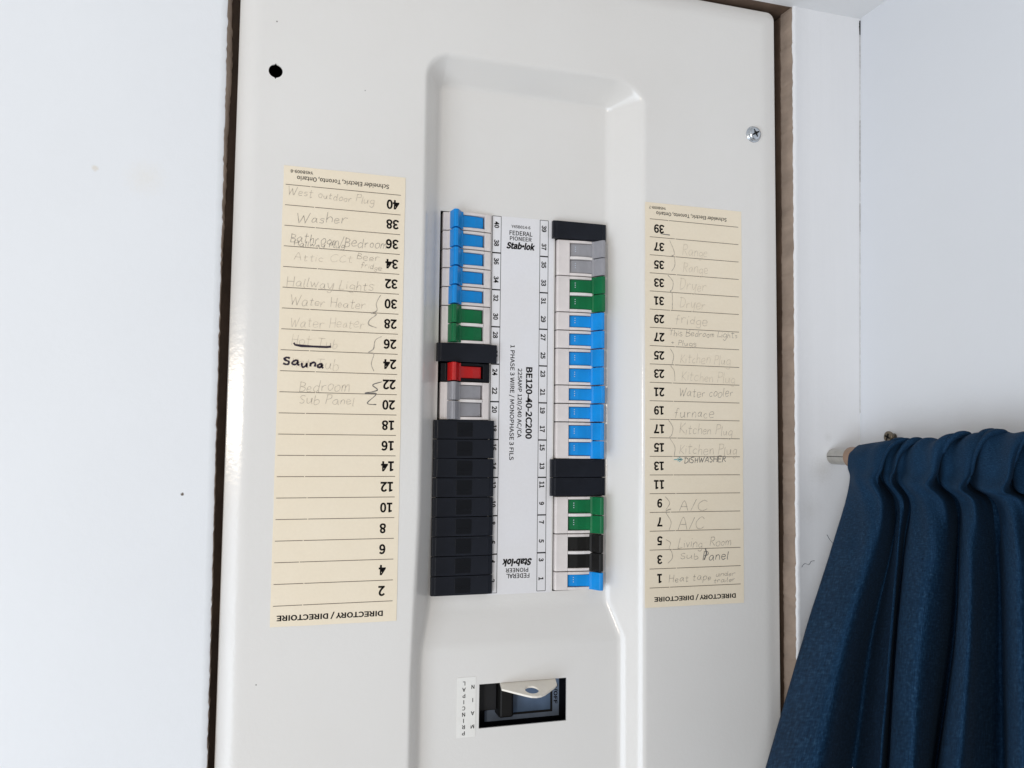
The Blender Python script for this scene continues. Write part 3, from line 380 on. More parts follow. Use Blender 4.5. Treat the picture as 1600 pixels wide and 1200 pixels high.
'ha':(394,"33 195 127 252 230 273 230 273 219 288 193 296 164 292 133 280 67 241 3 356 81 400 138 421 209 431 305 406 363 333 378 237 378 -40 250 -40 245 6 291 6 260 -17 209 -40 151 -50 76 -33 20 19 0 101 235 149 188 140 151 119 145 101 147 91 153 86 170 83 193 87 218 99 235 112","11 13 12 10 13 11 10 14 13 9 14 10 8 7 9 7 6 9 6 14 9 6 5 14 5 4 14 4 15 14 3 15 4 2 15 3 1 15 2 0 15 1 0 26 15 26 16 15 25 27 0 27 26 0 35 16 26 25 28 27 25 29 28 34 16 35 25 30 29 24 30 25 33 16 34 24 31 30 32 16 33 24 32 31 24 19 32 19 16 32 23 18 24 18 19 24 23 17 18 20 16 19 21 17 20 17 16 20 22 21 23 21 17 23"),
'hb':(433,"156 -1 150 -40 24 -40 24 597 169 597 169 404 169 418 143 398 191 421 248 431 352 401 417 315 438 195 411 67 336 -20 234 -50 184 -42 138 -21 111 -1 282 255 263 284 227 295 211 292 186 279 169 265 169 105 181 96 203 87 218 86 253 97 278 131 290 196","2 4 3 2 7 4 7 5 4 8 10 9 7 5 8 5 10 8 7 5 6 7 10 5 7 11 10 2 24 7 24 23 7 23 22 7 22 21 7 21 11 7 21 20 11 20 12 11 19 12 20 2 25 24 31 12 19 30 12 31 30 13 12 29 13 30 2 26 25 28 13 29 2 27 26 2 28 27 2 18 28 18 13 28 18 0 13 0 14 13 2 17 18 1 14 0 1 16 14 16 15 14 2 1 17 1 16 17"),
'hk':(387,"167 597 167 220 111 220 272 420 448 420 285 224 452 -40 288 -40 193 116 167 85 167 -40 24 -40 24 597","11 0 12 11 2 0 2 1 0 2 4 3 2 5 4 2 6 5 11 8 2 8 6 2 11 9 8 7 6 8 11 10 9"),
'hl':(199,"24 597 169 597 169 74 169 71 162 81 152 84 148 84 149 84 192 92 215 -32 168 -45 152 -48 128 -49 70 -34 33 14 24 73","15 1 0 15 6 1 6 7 1 7 5 1 5 4 1 4 2 1 7 5 8 5 4 8 4 2 8 2 9 8 6 4 5 15 4 6 15 3 4 3 9 2 14 3 15 14 9 3 13 9 14 13 10 9 12 10 13 12 11 10"),
'ho':(424,"25 318 104 402 212 432 321 402 400 318 429 190 400 63 320 -21 212 -51 104 -21 25 63 -5 190 271 250 246 283 212 294 179 283 154 250 143 190 154 130 179 97 212 86 246 97 271 130 282 190","1 3 2 0 3 1 0 4 3 0 14 4 14 13 4 13 5 4 11 15 0 15 14 0 11 16 15 12 5 13 11 17 16 23 5 12 22 5 23 11 18 17 10 18 11 22 6 5 21 6 22 10 19 18 20 6 21 10 20 19 10 6 20 9 6 10 9 7 6 8 7 9"),
'ht':(264,"36 288 -21 288 -21 414 42 418 49 527 179 527 179 420 283 420 283 288 179 288 179 118 183 92 187 87 201 83 206 84 216 86 269 106 303 -22 241 -41 214 -47 180 -50 97 -29 48 35 36 115","3 5 4 3 6 5 3 7 6 3 8 7 2 8 3 1 8 2 0 8 1 23 9 0 9 8 0 23 10 9 23 11 10 22 11 23 15 17 16 22 12 11 22 13 12 14 17 15 13 17 14 22 17 13 21 17 22 21 18 17 20 18 21 20 19 18"),
'h·':(700,"450 208 408 166 350 150 292 166 250 208 235 266 250 324 292 366 350 382 408 366 450 324 466 266","7 9 8 7 10 9 6 10 7 5 10 6 5 11 10 4 11 5 4 0 11 3 0 4 3 1 0 2 1 3"),
}
GL['bY'] = (372, "-44 540 85 540 186 330 288 540 416 540 245 203 245 -27 126 -27 126 203", "0 1 2 0 2 8 2 3 4 2 4 5 8 2 5 8 5 6 8 6 7")
GL['h\u00b7'] = (235, "215 208 173 166 115 150 57 166 15 208 0 266 15 324 57 366 115 382 173 366 215 324 231 266", GL['h\u00b7'][2])
for k in GL:
    a_, v_, f_ = GL[k]; v_ = [int(q) / 2000 for q in v_.split()]; f_ = [int(q) for q in f_.split()]
    GL[k] = (a_ / 2000, list(zip(v_[0::2], v_[1::2])), [tuple(f_[q:q + 3]) for q in range(0, len(f_), 3)])
def layout(s, st, shear=0.0, gap=0.0):
    vs = []; fs = []; pen = 0.0
    for ch in s:
        a_, v_, f_ = GL[st + ch]; b = len(vs)
        vs += [(pen + x + shear * y, y) for x, y in v_]; fs += [tuple(q + b for q in f) for f in f_]; pen += a_ + gap
    return vs, fs
def text(mb, s, x0, x1, z0, z1, y, rot=0, st='b', shear=0.0, natural=None, align='c'):
    """flat lettering filling the box x0..x1, z0..z1; rot 0 upright, 180 upside down, -90 reading downwards.
    natural = letter aspect: keep the letters' own width, placed by align ('c' centre, 'r' end of the line)"""
    vs, fs = layout(s, st, shear)
    ax = min(v[0] for v in vs); bx = max(v[0] for v in vs); ay = min(v[1] for v in vs); by = max(v[1] for v in vs)
    across = abs(x1 - x0) if rot != -90 else abs(z1 - z0); up = abs(z1 - z0) if rot != -90 else abs(x1 - x0)
    wd = across if natural is None else (bx - ax) / (by - ay) * up * natural
    lo = 0 if natural is None else ((across - wd) / 2 if align == 'c' else across - wd)
    out = []
    for px, py in vs:
        u = (lo + (px - ax) / (bx - ax) * wd) / across; v = (py - ay) / (by - ay)
        if rot == 0: a, b = u, v
        elif rot == 180: a, b = 1 - u, 1 - v
        else: a, b = v, 1 - u
        out.append((x0 + a * (x1 - x0), y, z0 + b * (z1 - z0)))
    mb.add(out, fs)

# single-stroke handwriting
G = {
'A': [[(0,0),(.3,1),(.6,0)], [(.1,.4),(.52,.4)]], 'B': [[(0,0),(.03,1)], [(0,1),(.45,.88),(.38,.6),(.03,.52),(.5,.4),(.45,.06),(0,0)]],
'C': [[(.55,.85),(.32,1),(0,.6),(.08,.1),(.35,0),(.58,.18)]], 'D': [[(.02,0),(.05,1)], [(-.08,.98),(.4,.9),(.6,.5),(.4,.1),(0,0)]],
'E': [[(.45,1),(0,1)], [(0,1),(0,0)], [(0,0),(.45,0)], [(0,.5),(.38,.5)]], 'H': [[(0,1),(0,0)], [(.5,1),(.48,0)], [(0,.5),(.5,.52)]],
'I': [[(0,1),(0,0)]], 'K': [[(.02,1),(0,0)], [(.5,.98),(.04,.45)], [(.04,.45),(.52,0)]], 'L': [[(.12,1),(0,.05),(.08,0),(.45,.06)]],
'P': [[(0,0),(.06,1)], [(0,.98),(.42,.96),(.44,.62),(.05,.5)]], 'R': [[(0,0),(.05,1)], [(0,.98),(.42,.94),(.42,.62),(.05,.5)], [(.15,.5),(.52,0)]],
'S': [[(.5,.9),(.28,1),(.02,.8),(.14,.56),(.44,.38),(.42,.1),(.2,0),(0,.12)]], 'T': [[(0,1),(.62,.98)], [(.3,1),(.28,0)]],
'W': [[(0,1),(.2,0)], [(.2,0),(.42,.75)], [(.42,.75),(.6,0)], [(.6,0),(.88,1)]],
'a': [[(.42,.5),(.2,.55),(0,.28),(.12,.02),(.32,.1),(.42,.45),(.42,.1),(.52,0)]], 'b': [[(.02,1),(0,.02),(.28,0),(.42,.25),(.28,.5),(.02,.38)]],
'c': [[(.4,.45),(.2,.55),(0,.28),(.15,0),(.42,.08)]], 'd': [[(.42,.42),(.2,.55),(0,.28),(.15,0),(.4,.14)], [(.48,1),(.42,.1),(.5,0)]],
'e': [[(.02,.26),(.4,.32),(.3,.55),(.08,.48),(0,.22),(.15,0),(.44,.1)]], 'f': [[(.42,.9),(.28,1),(.16,.8),(.1,-.15)], [(-.02,.48),(.36,.5)]],
'g': [[(.42,.48),(.2,.55),(0,.3),(.15,.05),(.4,.18)], [(.43,.5),(.42,-.22),(.22,-.38),(0,-.26)]], 'h': [[(.03,1),(0,0)], [(0,.3),(.2,.55),(.37,.42),(.4,0)]],
'i': [[(0,.5),(.02,0)], [(.03,.72),(.05,.78)]], 'k': [[(0,1),(0,0)], [(.35,.5),(.02,.22)], [(.02,.22),(.38,0)]], 'l': [[(.05,1),(0,.08),(.1,0)]],
'm': [[(0,.52),(0,0)], [(0,.3),(.15,.55),(.27,.4),(.27,0)], [(.27,.3),(.43,.55),(.55,.4),(.58,0)]], 'n': [[(0,.52),(0,0)], [(0,.3),(.2,.55),(.37,.42),(.4,0)]],
'o': [[(.25,.55),(.02,.36),(.06,.05),(.28,0),(.42,.25),(.36,.5),(.2,.55)]], 'p': [[(.02,.5),(-.02,-.4)], [(0,.35),(.22,.55),(.42,.35),(.3,.05),(.02,.08)]],
'r': [[(0,.52),(.02,0)], [(.02,.3),(.18,.52),(.38,.48)]], 's': [[(.35,.48),(.12,.55),(.04,.4),(.32,.2),(.25,.02),(0,.06)]],
't': [[(.18,.9),(.14,.1),(.22,0),(.34,.06)], [(-.02,.6),(.38,.62)]], 'u': [[(0,.52),(.02,.1),(.18,0),(.36,.2),(.4,.52)], [(.4,.52),(.42,.08),(.5,0)]],
'v': [[(0,.52),(.18,0)], [(.18,0),(.38,.54)]], 'w': [[(0,.52),(.12,0)], [(.12,0),(.28,.42)], [(.28,.42),(.42,0)], [(.42,0),(.58,.54)]], 'y': [[(0,.52),(.08,.1),(.25,.05),(.4,.5)], [(.42,.52),(.34,-.2),(.18,-.38),(0,-.3)]],
'/': [[(0,-.1),(.32,1.05)]], '+': [[(0,.35),(.4,.35)], [(.2,.55),(.2,.12)]], ' ': []}
def write(mb, s, x0, z0, x1, z1, cap, wd, y):
    pen = 0; st = []
    for ch in s:
        g = G[ch]; mx = max([p[0] for q in g for p in q], default=.32)
        dy = random.uniform(-.09, .09); sc = random.uniform(.82, 1.14)
        for q in g: st.append([(pen + px * sc, pz * sc + dy) for px, pz in q])
        pen += mx * sc + (.18 if ch != ' ' else .1)
    pen -= .18
    for q in st:
        pts = [(x0 + px / pen * (x1 - x0) + .12 * pz * cap + random.uniform(-.2, .2), z0 + (z1 - z0) * px / pen + pz * cap + random.uniform(-.2, .2)) for px, pz in q]
        mb.ribbon(spline(pts, 5), wd, y)

# ------------------------------------------------------------------ the setting
FY = -6.0            # front face of the drywall
CZ = 171.8           # ceiling
def edge_left(z): return -193.4 + (97 - z) / 436.4 * 3.1
def edge_right(z): return 201.3 - (31 - z) / 322.3 * 1.8
def corner(z): return 261.9 - (172 - z) / 328 * 6.4
zs = [CZ - i * 2.5 for i in range(int((CZ + 700) / 2.5) + 1)]
def rag(z, s, amp):
    return amp * (noise.noise((z * .45, s, 0)) + .6 * noise.noise((z * 1.3, s, 5)) + .25 * noise.noise((z * .05, s, 9)))
# left wall with its cut edge
mb = MB(); vs = []; cols = [-1600, -600, -300, -215]
for z in zs:
    e = edge_left(z) + rag(z, 1.7, .55)
    vs += [(c, FY, z) for c in cols] + [(e - 4, FY, z), (e - .7, FY + .05, z), (e, FY + .6, z)]
n = 7
mb.add(vs, [(r * n + i, (r + 1) * n + i, (r + 1) * n + i + 1, r * n + i + 1) for r in range(len(zs) - 1) for i in range(n - 1)])
wl = struct(mb.build('wall_left', 'wall', smooth=True))
def cut_edge(name, edge, seed, lean, front, parent):
    vs = []
    for z in zs:
        e = edge(z) + rag(z, seed, .55)
        vs += [(e, front, z), (e + lean(z) * .5 + rag(z, seed + 8, .3), front + 6, z), (e + lean(z), front + 12.5, z), (e + lean(z), front + 13, z)]
    fs = [(r * 4 + i, r * 4 + i + 1, (r + 1) * 4 + i + 1, (r + 1) * 4 + i) for r in range(len(zs) - 1) for i in range(3)]
    o = obj(name, vs, fs, 'gypsum', parent=parent); return o
cut_edge('drywall_cut_edge', edge_left, 1.7, lambda z: 2.6 * max(0, min(1, (z + 60) / 100)) * (.8 + .4 * noise.noise((z * .02, 3, 3))), FY + .6, wl)
# narrow wall strip right of the panel
vs = []; n = 8
for z in zs:
    e = edge_right(z) + rag(z, 4.2, .7); c = corner(z)
    vs += [(e, FY + .7, z), (e + .35, FY - .25, z), (e + 1.3, FY - .75, z), (e + 3.2, FY - .55, z), (e + 5.0, FY, z), (e + 16, FY, z), (c - 6, FY, z), (c + .5, FY, z)]
ws = struct(obj('wall_strip', vs, [(r * n + i, (r + 1) * n + i, (r + 1) * n + i + 1, r * n + i + 1) for r in range(len(zs) - 1) for i in range(n - 1)], 'strip', smooth=True))
cut_edge('drywall_cut_edge', edge_right, 4.2, lambda z: -.9 + .5 * noise.noise((z * .03, 7, 3)), FY + .7, ws)
# right wall, running towards the camera
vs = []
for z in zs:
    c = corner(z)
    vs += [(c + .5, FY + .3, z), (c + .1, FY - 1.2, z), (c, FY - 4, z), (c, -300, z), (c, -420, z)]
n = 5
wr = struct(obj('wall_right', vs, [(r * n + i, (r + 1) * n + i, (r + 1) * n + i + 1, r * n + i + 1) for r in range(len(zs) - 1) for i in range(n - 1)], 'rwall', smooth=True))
for z0, z1, wd, mt in ((170.2, 159, .7, 'dark'), (159, 132, .3, 'crack'), (132, 92, .16, 'faint'), (92, 76, .32, 'crack'), (76, 44, .26, 'crack'), (44, 28, .14, 'faint'), (28, 6, .22, 'crack'), (6, -130, .14, 'faint')):
    mb = MB(); N = 10
    for k in range(N + 1):
        z = z0 + (z1 - z0) * k / N; c = corner(z); ww = wd * (1 - .8 * abs(k / N - .35)) * (.7 + .6 * random.random())
        mb.v += [(c - ww, FY - .12, z), (c + .25, FY - .9, z)]
    mb.f = [(2 * k, 2 * k + 2, 2 * k + 3, 2 * k + 1) for k in range(N)]
    mb.build('corner_crack', mt, parent=wr)
# ceiling
mb = MB(); mb.box(-1600, 275, -420, FY + 1.5, CZ, CZ + 12)
struct(mb.build('ceiling', 'ceiling'))
# dark studs behind the gap
for x0, x1, y0 in ((-232, -185.2, 14.5), (201.0, 240, 7.9)):
    mb = MB(); mb.box(x0, x1, y0, 90, -700, CZ - 1)
    tag(mb.build('wall_stud', 'stud', bevel=1), 'dark brown wooden stud in the gap %s of the panel cover' % ('left' if x0 < 0 else 'right'), 'stud', 'studs framing the panel')

mb = MB(); mb.box(-260, 300, FY + 2, 140, CZ + .4, CZ + 40)  # added dark beam: keeps the gap above the cover dark, stops light leaking in
tag(mb.build('gap_blocker_beam', 'stud', bevel=1), 'dark wooden blocker added to close the gap above the panel cover', 'beam')

# ------------------------------------------------------------------ electrical panel
D = 20.2             # depth of the recessed trough
BASE = (1.5, 0, -420)
panel = thing('electrical_panel', 'light grey metal breaker panel cover with recessed trough and two cream directories', 'electrical panel', BASE)
XL, XR, ZT, ZB, RC = -186.7, 191.6, 168.6, -420.0, 6.0
def smin(a, b, k):
    h = max(0, min(1, .5 + .5 * (b - a) / k)); return b * (1 - h) + a * h - k * h * (1 - h)
def smax(a, b, k): return -smin(-a, -b, k)
def sstep(a, b, x):
    t = max(0, min(1, (x - a) / (b - a))); return t
def depth(x, z):
    # distance inside the rounded outline
    xo = -70.6 - 3.2 * sstep(-200, -300, z)
    sl = (x - xo) / 12.6; sr = (83.4 - x) / 19.0
    st = (99.2 - z) / 12.6; rho = 1.35
    def rcorner(a, b):
        if a < rho and b < rho: return rho - math.hypot(rho - a, rho - b)
        return min(a, b)
    F = smin(D, smax(12.0, D - (-(z + 262.5)) / 23.5 * 8.2, 1.0), 1.2)
    sd = min(rcorner(sl, st), rcorner(sr, st)) * D
    sd = smin(sd, (z + 405) / 12 * D, 4)
    h = smax(smin(sd, F, 3.4), 0, 3.0)
    # crowned, rounded edge of the cover
    dx = min(x - XL, XR - x); dz = min(ZT - z, z - ZB)
    if dx < RC and dz < RC: d = RC - math.hypot(RC - dx, RC - dz)
    else: d = min(dx, dz)
    d = max(0, d)
    e = .203 * smax(11.0 - d, 0, 3.0) + (.5 * (1 - math.sqrt(max(0, 1 - (1 - d / .5) ** 2))) if d < .5 else 0)
    if dx > 30: e = min(e, 5)
    return h + e
def lines(segs):
    out = []
    for a, b, st in segs:
        n = max(1, int(round(abs(b - a) / st)))
        out += [a + (b - a) * i / n for i in range(n)]
    out.append(segs[-1][1]); return out
OL = (-56.2, -20.9); OR = (25.3, 61.6); OZ = (.3, -254.6)
WX = (-27.0, 33.1); WZ = (-310.4, -338.3)
HX, HZ, HR = -164.8, 72.0, 4.15
hx0, hx1, hz0, hz1 = HX - 6, HX + 6, HZ - 6, HZ + 6
X = lines([(XL, XL + .5, .1), (XL + .5, XL + 2, .4), (XL + 2, hx0, 1.3), (hx0, hx1, 1.0), (hx1, -80, 6), (-80, OL[0], .75), (OL[0], OL[1], 6), (OL[1], WX[0] + 0 if False else 25.3, 6.6), (25.3, WX[1], 4), (WX[1], OR[1], 6), (OR[1], 90, .75), (90, 176, 6), (176, XR - 2, 1.3), (XR - 2, XR - .5, .4), (XR - .5, XR, .1)])
X = sorted(set([round(x, 4) for x in X] + [WX[0]]))
Z = lines([(ZT, ZT - .5, .1), (ZT - .5, ZT - 2, .4), (ZT - 2, 152, 1.3), (152, 106, 6), (106, hz1, .75), (hz1, hz0, 1.0), (hz0, OZ[0], 6), (OZ[0], OZ[1], 8), (OZ[1], WZ[0], .9), (WZ[0], WZ[1], 3.5), (WZ[1], -385, 6), (-385, -410, 1.2), (-410, ZB, 1.2)])
vs = []
for z in Z:
    for x in X:
        px, pz = x, z
        for cx, sx in ((XL + RC, -1), (XR - RC, 1)):
            if (x - cx) * sx > 0 and z > ZT - RC:
                ddx, ddz = x - cx, z - (ZT - RC); L = math.hypot(ddx, ddz)
                k = max(abs(ddx), abs(ddz)) / L if L > 0 else 1
                px, pz = cx + ddx * k, ZT - RC + ddz * k
        vs.append((px, depth(px, pz), pz))
nx = len(X); fs = []
def inside(xc, zc):
    if OZ[1] < zc < OZ[0] and (OL[0] < xc < OL[1] or OR[0] < xc < OR[1]): return True
    if WX[0] < xc < WX[1] and WZ[1] < zc < WZ[0]: return True
    if hx0 < xc < hx1 and hz0 < zc < hz1: return True
    return False
for r in range(len(Z) - 1):
    for c in range(nx - 1):
        if inside((X[c] + X[c + 1]) / 2, (Z[r] + Z[r + 1]) / 2): continue
        i = r * nx + c; fs.append((i, i + nx, i + nx + 1, i + 1))
# collar of faces round the drilled hole
ih = [i for i, x in enumerate(X) if hx0 - .01 < x < hx1 + .01]; jh = [j for j, z in enumerate(Z) if hz0 - .01 < z < hz1 + .01]
loop = [(i, jh[0]) for i in ih] + [(ih[-1], j) for j in jh[1:]] + [(i, jh[-1]) for i in ih[::-1][1:]] + [(ih[0], j) for j in jh[::-1][1:-1]]
b = len(vs); NH = len(loop)
for i, j in loop:
    a = math.atan2(Z[j] - HZ, X[i] - HX); ca, sa = math.cos(a), math.sin(a)
    rr = HR + (.9 if abs(sa) > .995 else 0)                # two small notches of the knockout
    vs.append((HX + rr * ca, depth(HX, HZ), HZ + rr * sa))
for k in range(NH):
    k2 = (k + 1) % NH
    fs.append((loop[k][1] * nx + loop[k][0], loop[k2][1] * nx + loop[k2][0], b + k2, b + k)[::-1])
# side flange
fl = []
def ring():
    for c in range(nx): yield c
b = len(vs)
per = [c for c in range(nx)] + [r * nx + nx - 1 for r in range(1, len(Z))] + [(len(Z) - 1) * nx + c for c in range(nx - 2, -1, -1)] + [r * nx for r in range(len(Z) - 2, 0, -1)]
for i in per: x, y, z = vs[i]; vs.append((x, y + 9, z))
for k in range(len(per)):
    k2 = (k + 1) % len(per); fs.append((per[k], per[k2], b + k2, b + k))
cv = obj('cover', vs, fs, 'panel', panel, smooth=True, solid=1.1)
md = cv.modifiers.new('split', 'EDGE_SPLIT'); md.split_angle = math.radians(45)
# enclosure behind the cover
mb = MB()
for x0, x1, z0, z1, y0, y1 in ((-184, 188, -416, 165, 100, 102), (-184, -182, -416, 165, 13, 100), (186, 188, -416, 165, 13, 100), (-182, 186, 163, 165, 13, 100), (-182, 186, -416, -414, 13, 100)):
    mb.box(x0, x1, y0, y1, z0, z1)
mb.build('enclosure_box', 'steel', panel)

# paper directories -------------------------------------------------
WORDS = [   # text, start x z, end x z, letter height, pencil tone
    ('West outdoor Plug',-155.7,-4.3,-103.2,-5.3,4.7,1),
    ('Washer',-149.9,-21.3,-119.5,-18.6,5.6,2),
    ('Bathroom/Bedroom',-153,-33.5,-94.9,-33.3,6.0,2),
    ('Hallway Plug',-151,-35.7,-120.7,-34.9,3.2,2),
    ('Attic CCt',-150.8,-44.4,-115.8,-43.8,4.8,0),
    ('Beer',-112.7,-41.1,-99.2,-41.7,4.4,1),
    ('fridge',-110.2,-45.8,-97.4,-47.3,3.6,1),
    ('Hallway Lights',-154.5,-60.8,-102.3,-60.2,5.9,1),
    ('Water Heater',-152.3,-72,-107.2,-72.2,5.5,1),
    ('Water Heater',-151.9,-85.7,-107.7,-84.3,5.9,0),
    ('Hot Tub',-150.8,-96.6,-123.8,-98.1,6.3,0),
    ('Hot Tub',-150.1,-109.4,-122.7,-110.7,6.2,0),
    ('Bedroom',-145.2,-124.4,-115.8,-123.6,7.0,1),
    ('Sub Panel',-145,-131.7,-112.9,-132.2,5.4,1),
    ('Range',113.3,-21,132.6,-21.7,7.7,0),
    ('Range',113.8,-33.1,133.1,-33.3,7.3,0),
    ('Dryer',111,-45.8,131.5,-45.8,7.3,0),
    ('Dryer',111.2,-58.7,130.9,-58.7,7.3,0),
    ('fridge',107.7,-69.5,132.7,-70.9,6.8,1),
    ('This Bedroom Lights',102.8,-78.9,156.6,-78,4.5,2),
    ('+ Plugs',104.2,-84.9,123.7,-85.4,4.0,2),
    ('Kitchen Plug',111.7,-97.2,150.7,-98,6.8,0),
    ('Kitchen Plug',112.6,-109.7,154.3,-110.2,6.7,0),
    ('Water cooler',110.4,-121.4,152.6,-120.3,6.3,2),
    ('furnace',107.1,-135.2,137.5,-135.6,7.1,2),
    ('Kitchen Plug',110.8,-146.9,151.9,-148,6.6,1),
    ('Kitchen Plug',110.8,-160.8,155.4,-161.5,7.0,1),
    ('DISHWASHER',114.5,-167.2,146.7,-166,3.9,3),
    ('A/C',110.4,-199.5,131.8,-199.8,7.4,2),
    ('A/C',109.4,-212.2,129.2,-212.2,7.9,2),
    ('Living',109.4,-225.1,127.7,-225.3,7.0,2),
    ('Room',134.2,-224.5,150.4,-224.8,5.3,2),
    ('Sub',111.3,-232.7,124.7,-233.1,4.3,2),
    ('Panel',128.6,-234.1,148.3,-234.3,5.7,3),
    ('Heat tape',102.6,-248.4,134.6,-247.5,4.7,2),
    ('under',138.8,-245.7,153.8,-245.6,3.1,2),
    ('trailer',137.1,-249.8,153.8,-249.6,3.1,2),
    ('Sauna',-155.3,-108.8,-131.6,-109.9,4.7,9),
]
BRACES = [
    [(-97.9,-63.2),(-100.2,-68.2),(-99.7,-73),(-103.2,-74.4),(-100,-75.4),(-104.3,-78.9),(-104.6,-82.1),(-99.8,-83.5)],
    [(-96.5,-88.9),(-100.4,-91.5),(-101.5,-96.8),(-104.6,-99.3),(-101,-100),(-102.5,-106),(-100.8,-110.8)],
    [(-95.9,-117.4),(-101.4,-119.6),(-98.2,-122.7),(-106,-124.5),(-98.9,-124.7),(-104.3,-130.8),(-98.8,-131.4)],
    [(103.3,-11.8),(106.3,-17.9),(106.8,-21.5),(104.8,-22.6),(106.8,-23.3),(107.3,-29.2),(104.8,-33.5)],
    [(101.8,-36.4),(105.8,-40.7),(105.3,-46.1),(103.8,-47.6),(105.3,-49.8),(105.3,-61)],
    [(103.7,-88.1),(106.2,-92.4),(105.2,-98.3),(104.2,-100.1),(106.7,-103.6),(107.2,-110.3)],
    [(102.2,-137.5),(105.6,-142.8),(104.6,-148.1),(103.2,-149.9),(107.1,-156),(106.6,-162.2)],
    [(99.7,-190.2),(103.1,-194.6),(100.2,-199.4),(104.1,-198.6),(100.2,-200.7),(104.1,-207.3),(102.6,-212.9)],
    [(100.2,-219.4),(103.6,-221.6),(102.6,-225.5),(104.5,-227.7),(105,-232.1),(101.6,-235.4)],
]
def paper(x0, x1, z0, z1, seed, y=-.28):
    vs = []; nxx, nz = 12, 44
    for r in range(nz + 1):
        for c in range(nxx + 1):
            u, v = c / nxx, r / nz
            x = x0 + (x1 - x0) * u; z = z1 + (z0 - z1) * v
            if c in (0, nxx): x += .25 * noise.noise((z * .06, seed, 0))
            if r in (0, nz): z += .2 * noise.noise((x * .06, seed, 4))
            vs.append((x, y, z))
    return vs, [(r * (nxx + 1) + c, (r + 1) * (nxx + 1) + c, (r + 1) * (nxx + 1) + c + 1, r * (nxx + 1) + c + 1) for r in range(nz) for c in range(nxx)]
def directory(side):
    L = side < 0
    x0, x1, z0, z1 = (-158.3, -83.5, -264.3, 13.6) if L else (84.6, 160.9, -264.7, 14.1)
    vs, fs = paper(x0, x1, z0, z1, 1.3 if L else 6.1)
    d = obj('directory_label', vs, fs, 'cream', panel, solid=.2)
    d['label'] = 'cream paper directory left of the breakers listing even circuits %s' % '40 to 2' if L else 'cream paper directory right of the breakers listing odd circuits 39 to 1'
    y = -.36
    lx, zl = ((-156.9, -86.2), 1.9) if L else ((88.0, 158.3), 2.4)
    for k in range(21):
        z = zl - 12.7 * k; mb = MB()
        brk = random.uniform(.2, .3)
        for a, c in ((0, brk), (brk + .008, 1)):
            mb.rect(lx[0] + (lx[1] - lx[0]) * a, lx[0] + (lx[1] - lx[0]) * c, z - .19, z + .19, y)
        mb.build('ruled_line', 'line', panel, parent=d)
    for k in range(20):
        s = str((40 if L else 39) - 2 * k); mb = MB()
        zc = (-4.55 if L else -4.15) - 12.7 * k
        ux = -95.1 if L else 91.2                # units digit sits at the left, upside down
        if not L and len(s) == 1: ux += 2.4
        text(mb, s, ux, ux + 10, zc - 3.1, zc + 3.1, y, 180, 'b', natural=.97, align='r')
        mb.build('printed_number', 'ink', panel, parent=d)
    for s, a, c, za, zc, st in ((('Schneider Electric, Toronto, Ontario', -150.3, -93.8, 5.0, 8.6, 'r'), ('Y45B009-8', -154.2, -140.8, 9.5, 11.5, 'r'), ('DIRECTORY / DIRECTOIRE', -154.6, -92.0, -261.2, -257.0, 'b')) if L else
                                (('Schneider Electric, Toronto, Ontario', 92.9, 148.8, 5.4, 8.8, 'r'), ('Y45B009-7', 87.5, 100.4, 9.7, 11.6, 'r'), ('DIRECTORY / DIRECTOIRE', 91.5, 154.3, -261.2, -257.2, 'b'))):
        mb = MB(); text(mb, s, a, c, za, zc, y, 180, st); mb.build('printed_text', 'ink', panel, parent=d)
    for s, a, za, c, zc, cap, t in WORDS:
        if (a < 0) != L: continue
        mb = MB()
        if t == 9: write(mb, s, a, za, c, zc, cap, 1.15, y - .1); mb.build('marker_note', 'marker', panel, parent=d)
        else: write(mb, s, a, za, c, zc, cap, (.27, .30, .32, .42)[t], y - .04); mb.build('pencil_note', 'p%d' % t, panel, parent=d)
    for i, bb in enumerate(BRACES):
        if (bb[0][0] < 0) != L: continue
        mb = MB()
        for rep in range(2 if i < 3 else 1):
            mb.ribbon(spline([(p[0] + random.uniform(-.3, .3) * rep, p[1] + random.uniform(-.4, .4) * rep) for p in bb], 5), .36, y - .05 - .01 * rep)
        mb.build('pencil_brace', 'p3' if i == 2 else 'p2', panel, parent=d)
    mb = MB()
    if L:
        mb.ribbon([(-149.4, -95.2), (-148.6, -96.4), (-145, -96.9), (-138, -97.0), (-130, -97.0), (-127.2, -96.6)], 1.3, y - .1)
        mb.build('marker_strike', 'marker', panel, parent=d)
    else:
        for pp in ([(106.4, -164.9), (112.5, -164.7)], [(110.2, -163.2), (113.2, -164.8), (110.2, -166.4)], [(109, -163.8), (111.8, -165.2)], [(109, -165.9), (112, -164.4)]): mb.ribbon(pp, .5, y - .04)
        mb.build('pen_arrow', 'teal', panel, parent=d)
        for pts, wd in (([(96.2, -7.4), (99, -7.7), (103.4, -7.9)], .5), ([(130.5, -226), (131.4, -229.5), (129.6, -234)], .9)):
            mb = MB(); mb.ribbon(pts, wd, y - .05); mb.build('pencil_stroke', 'p3', panel, parent=d)
directory(-1); directory(1)

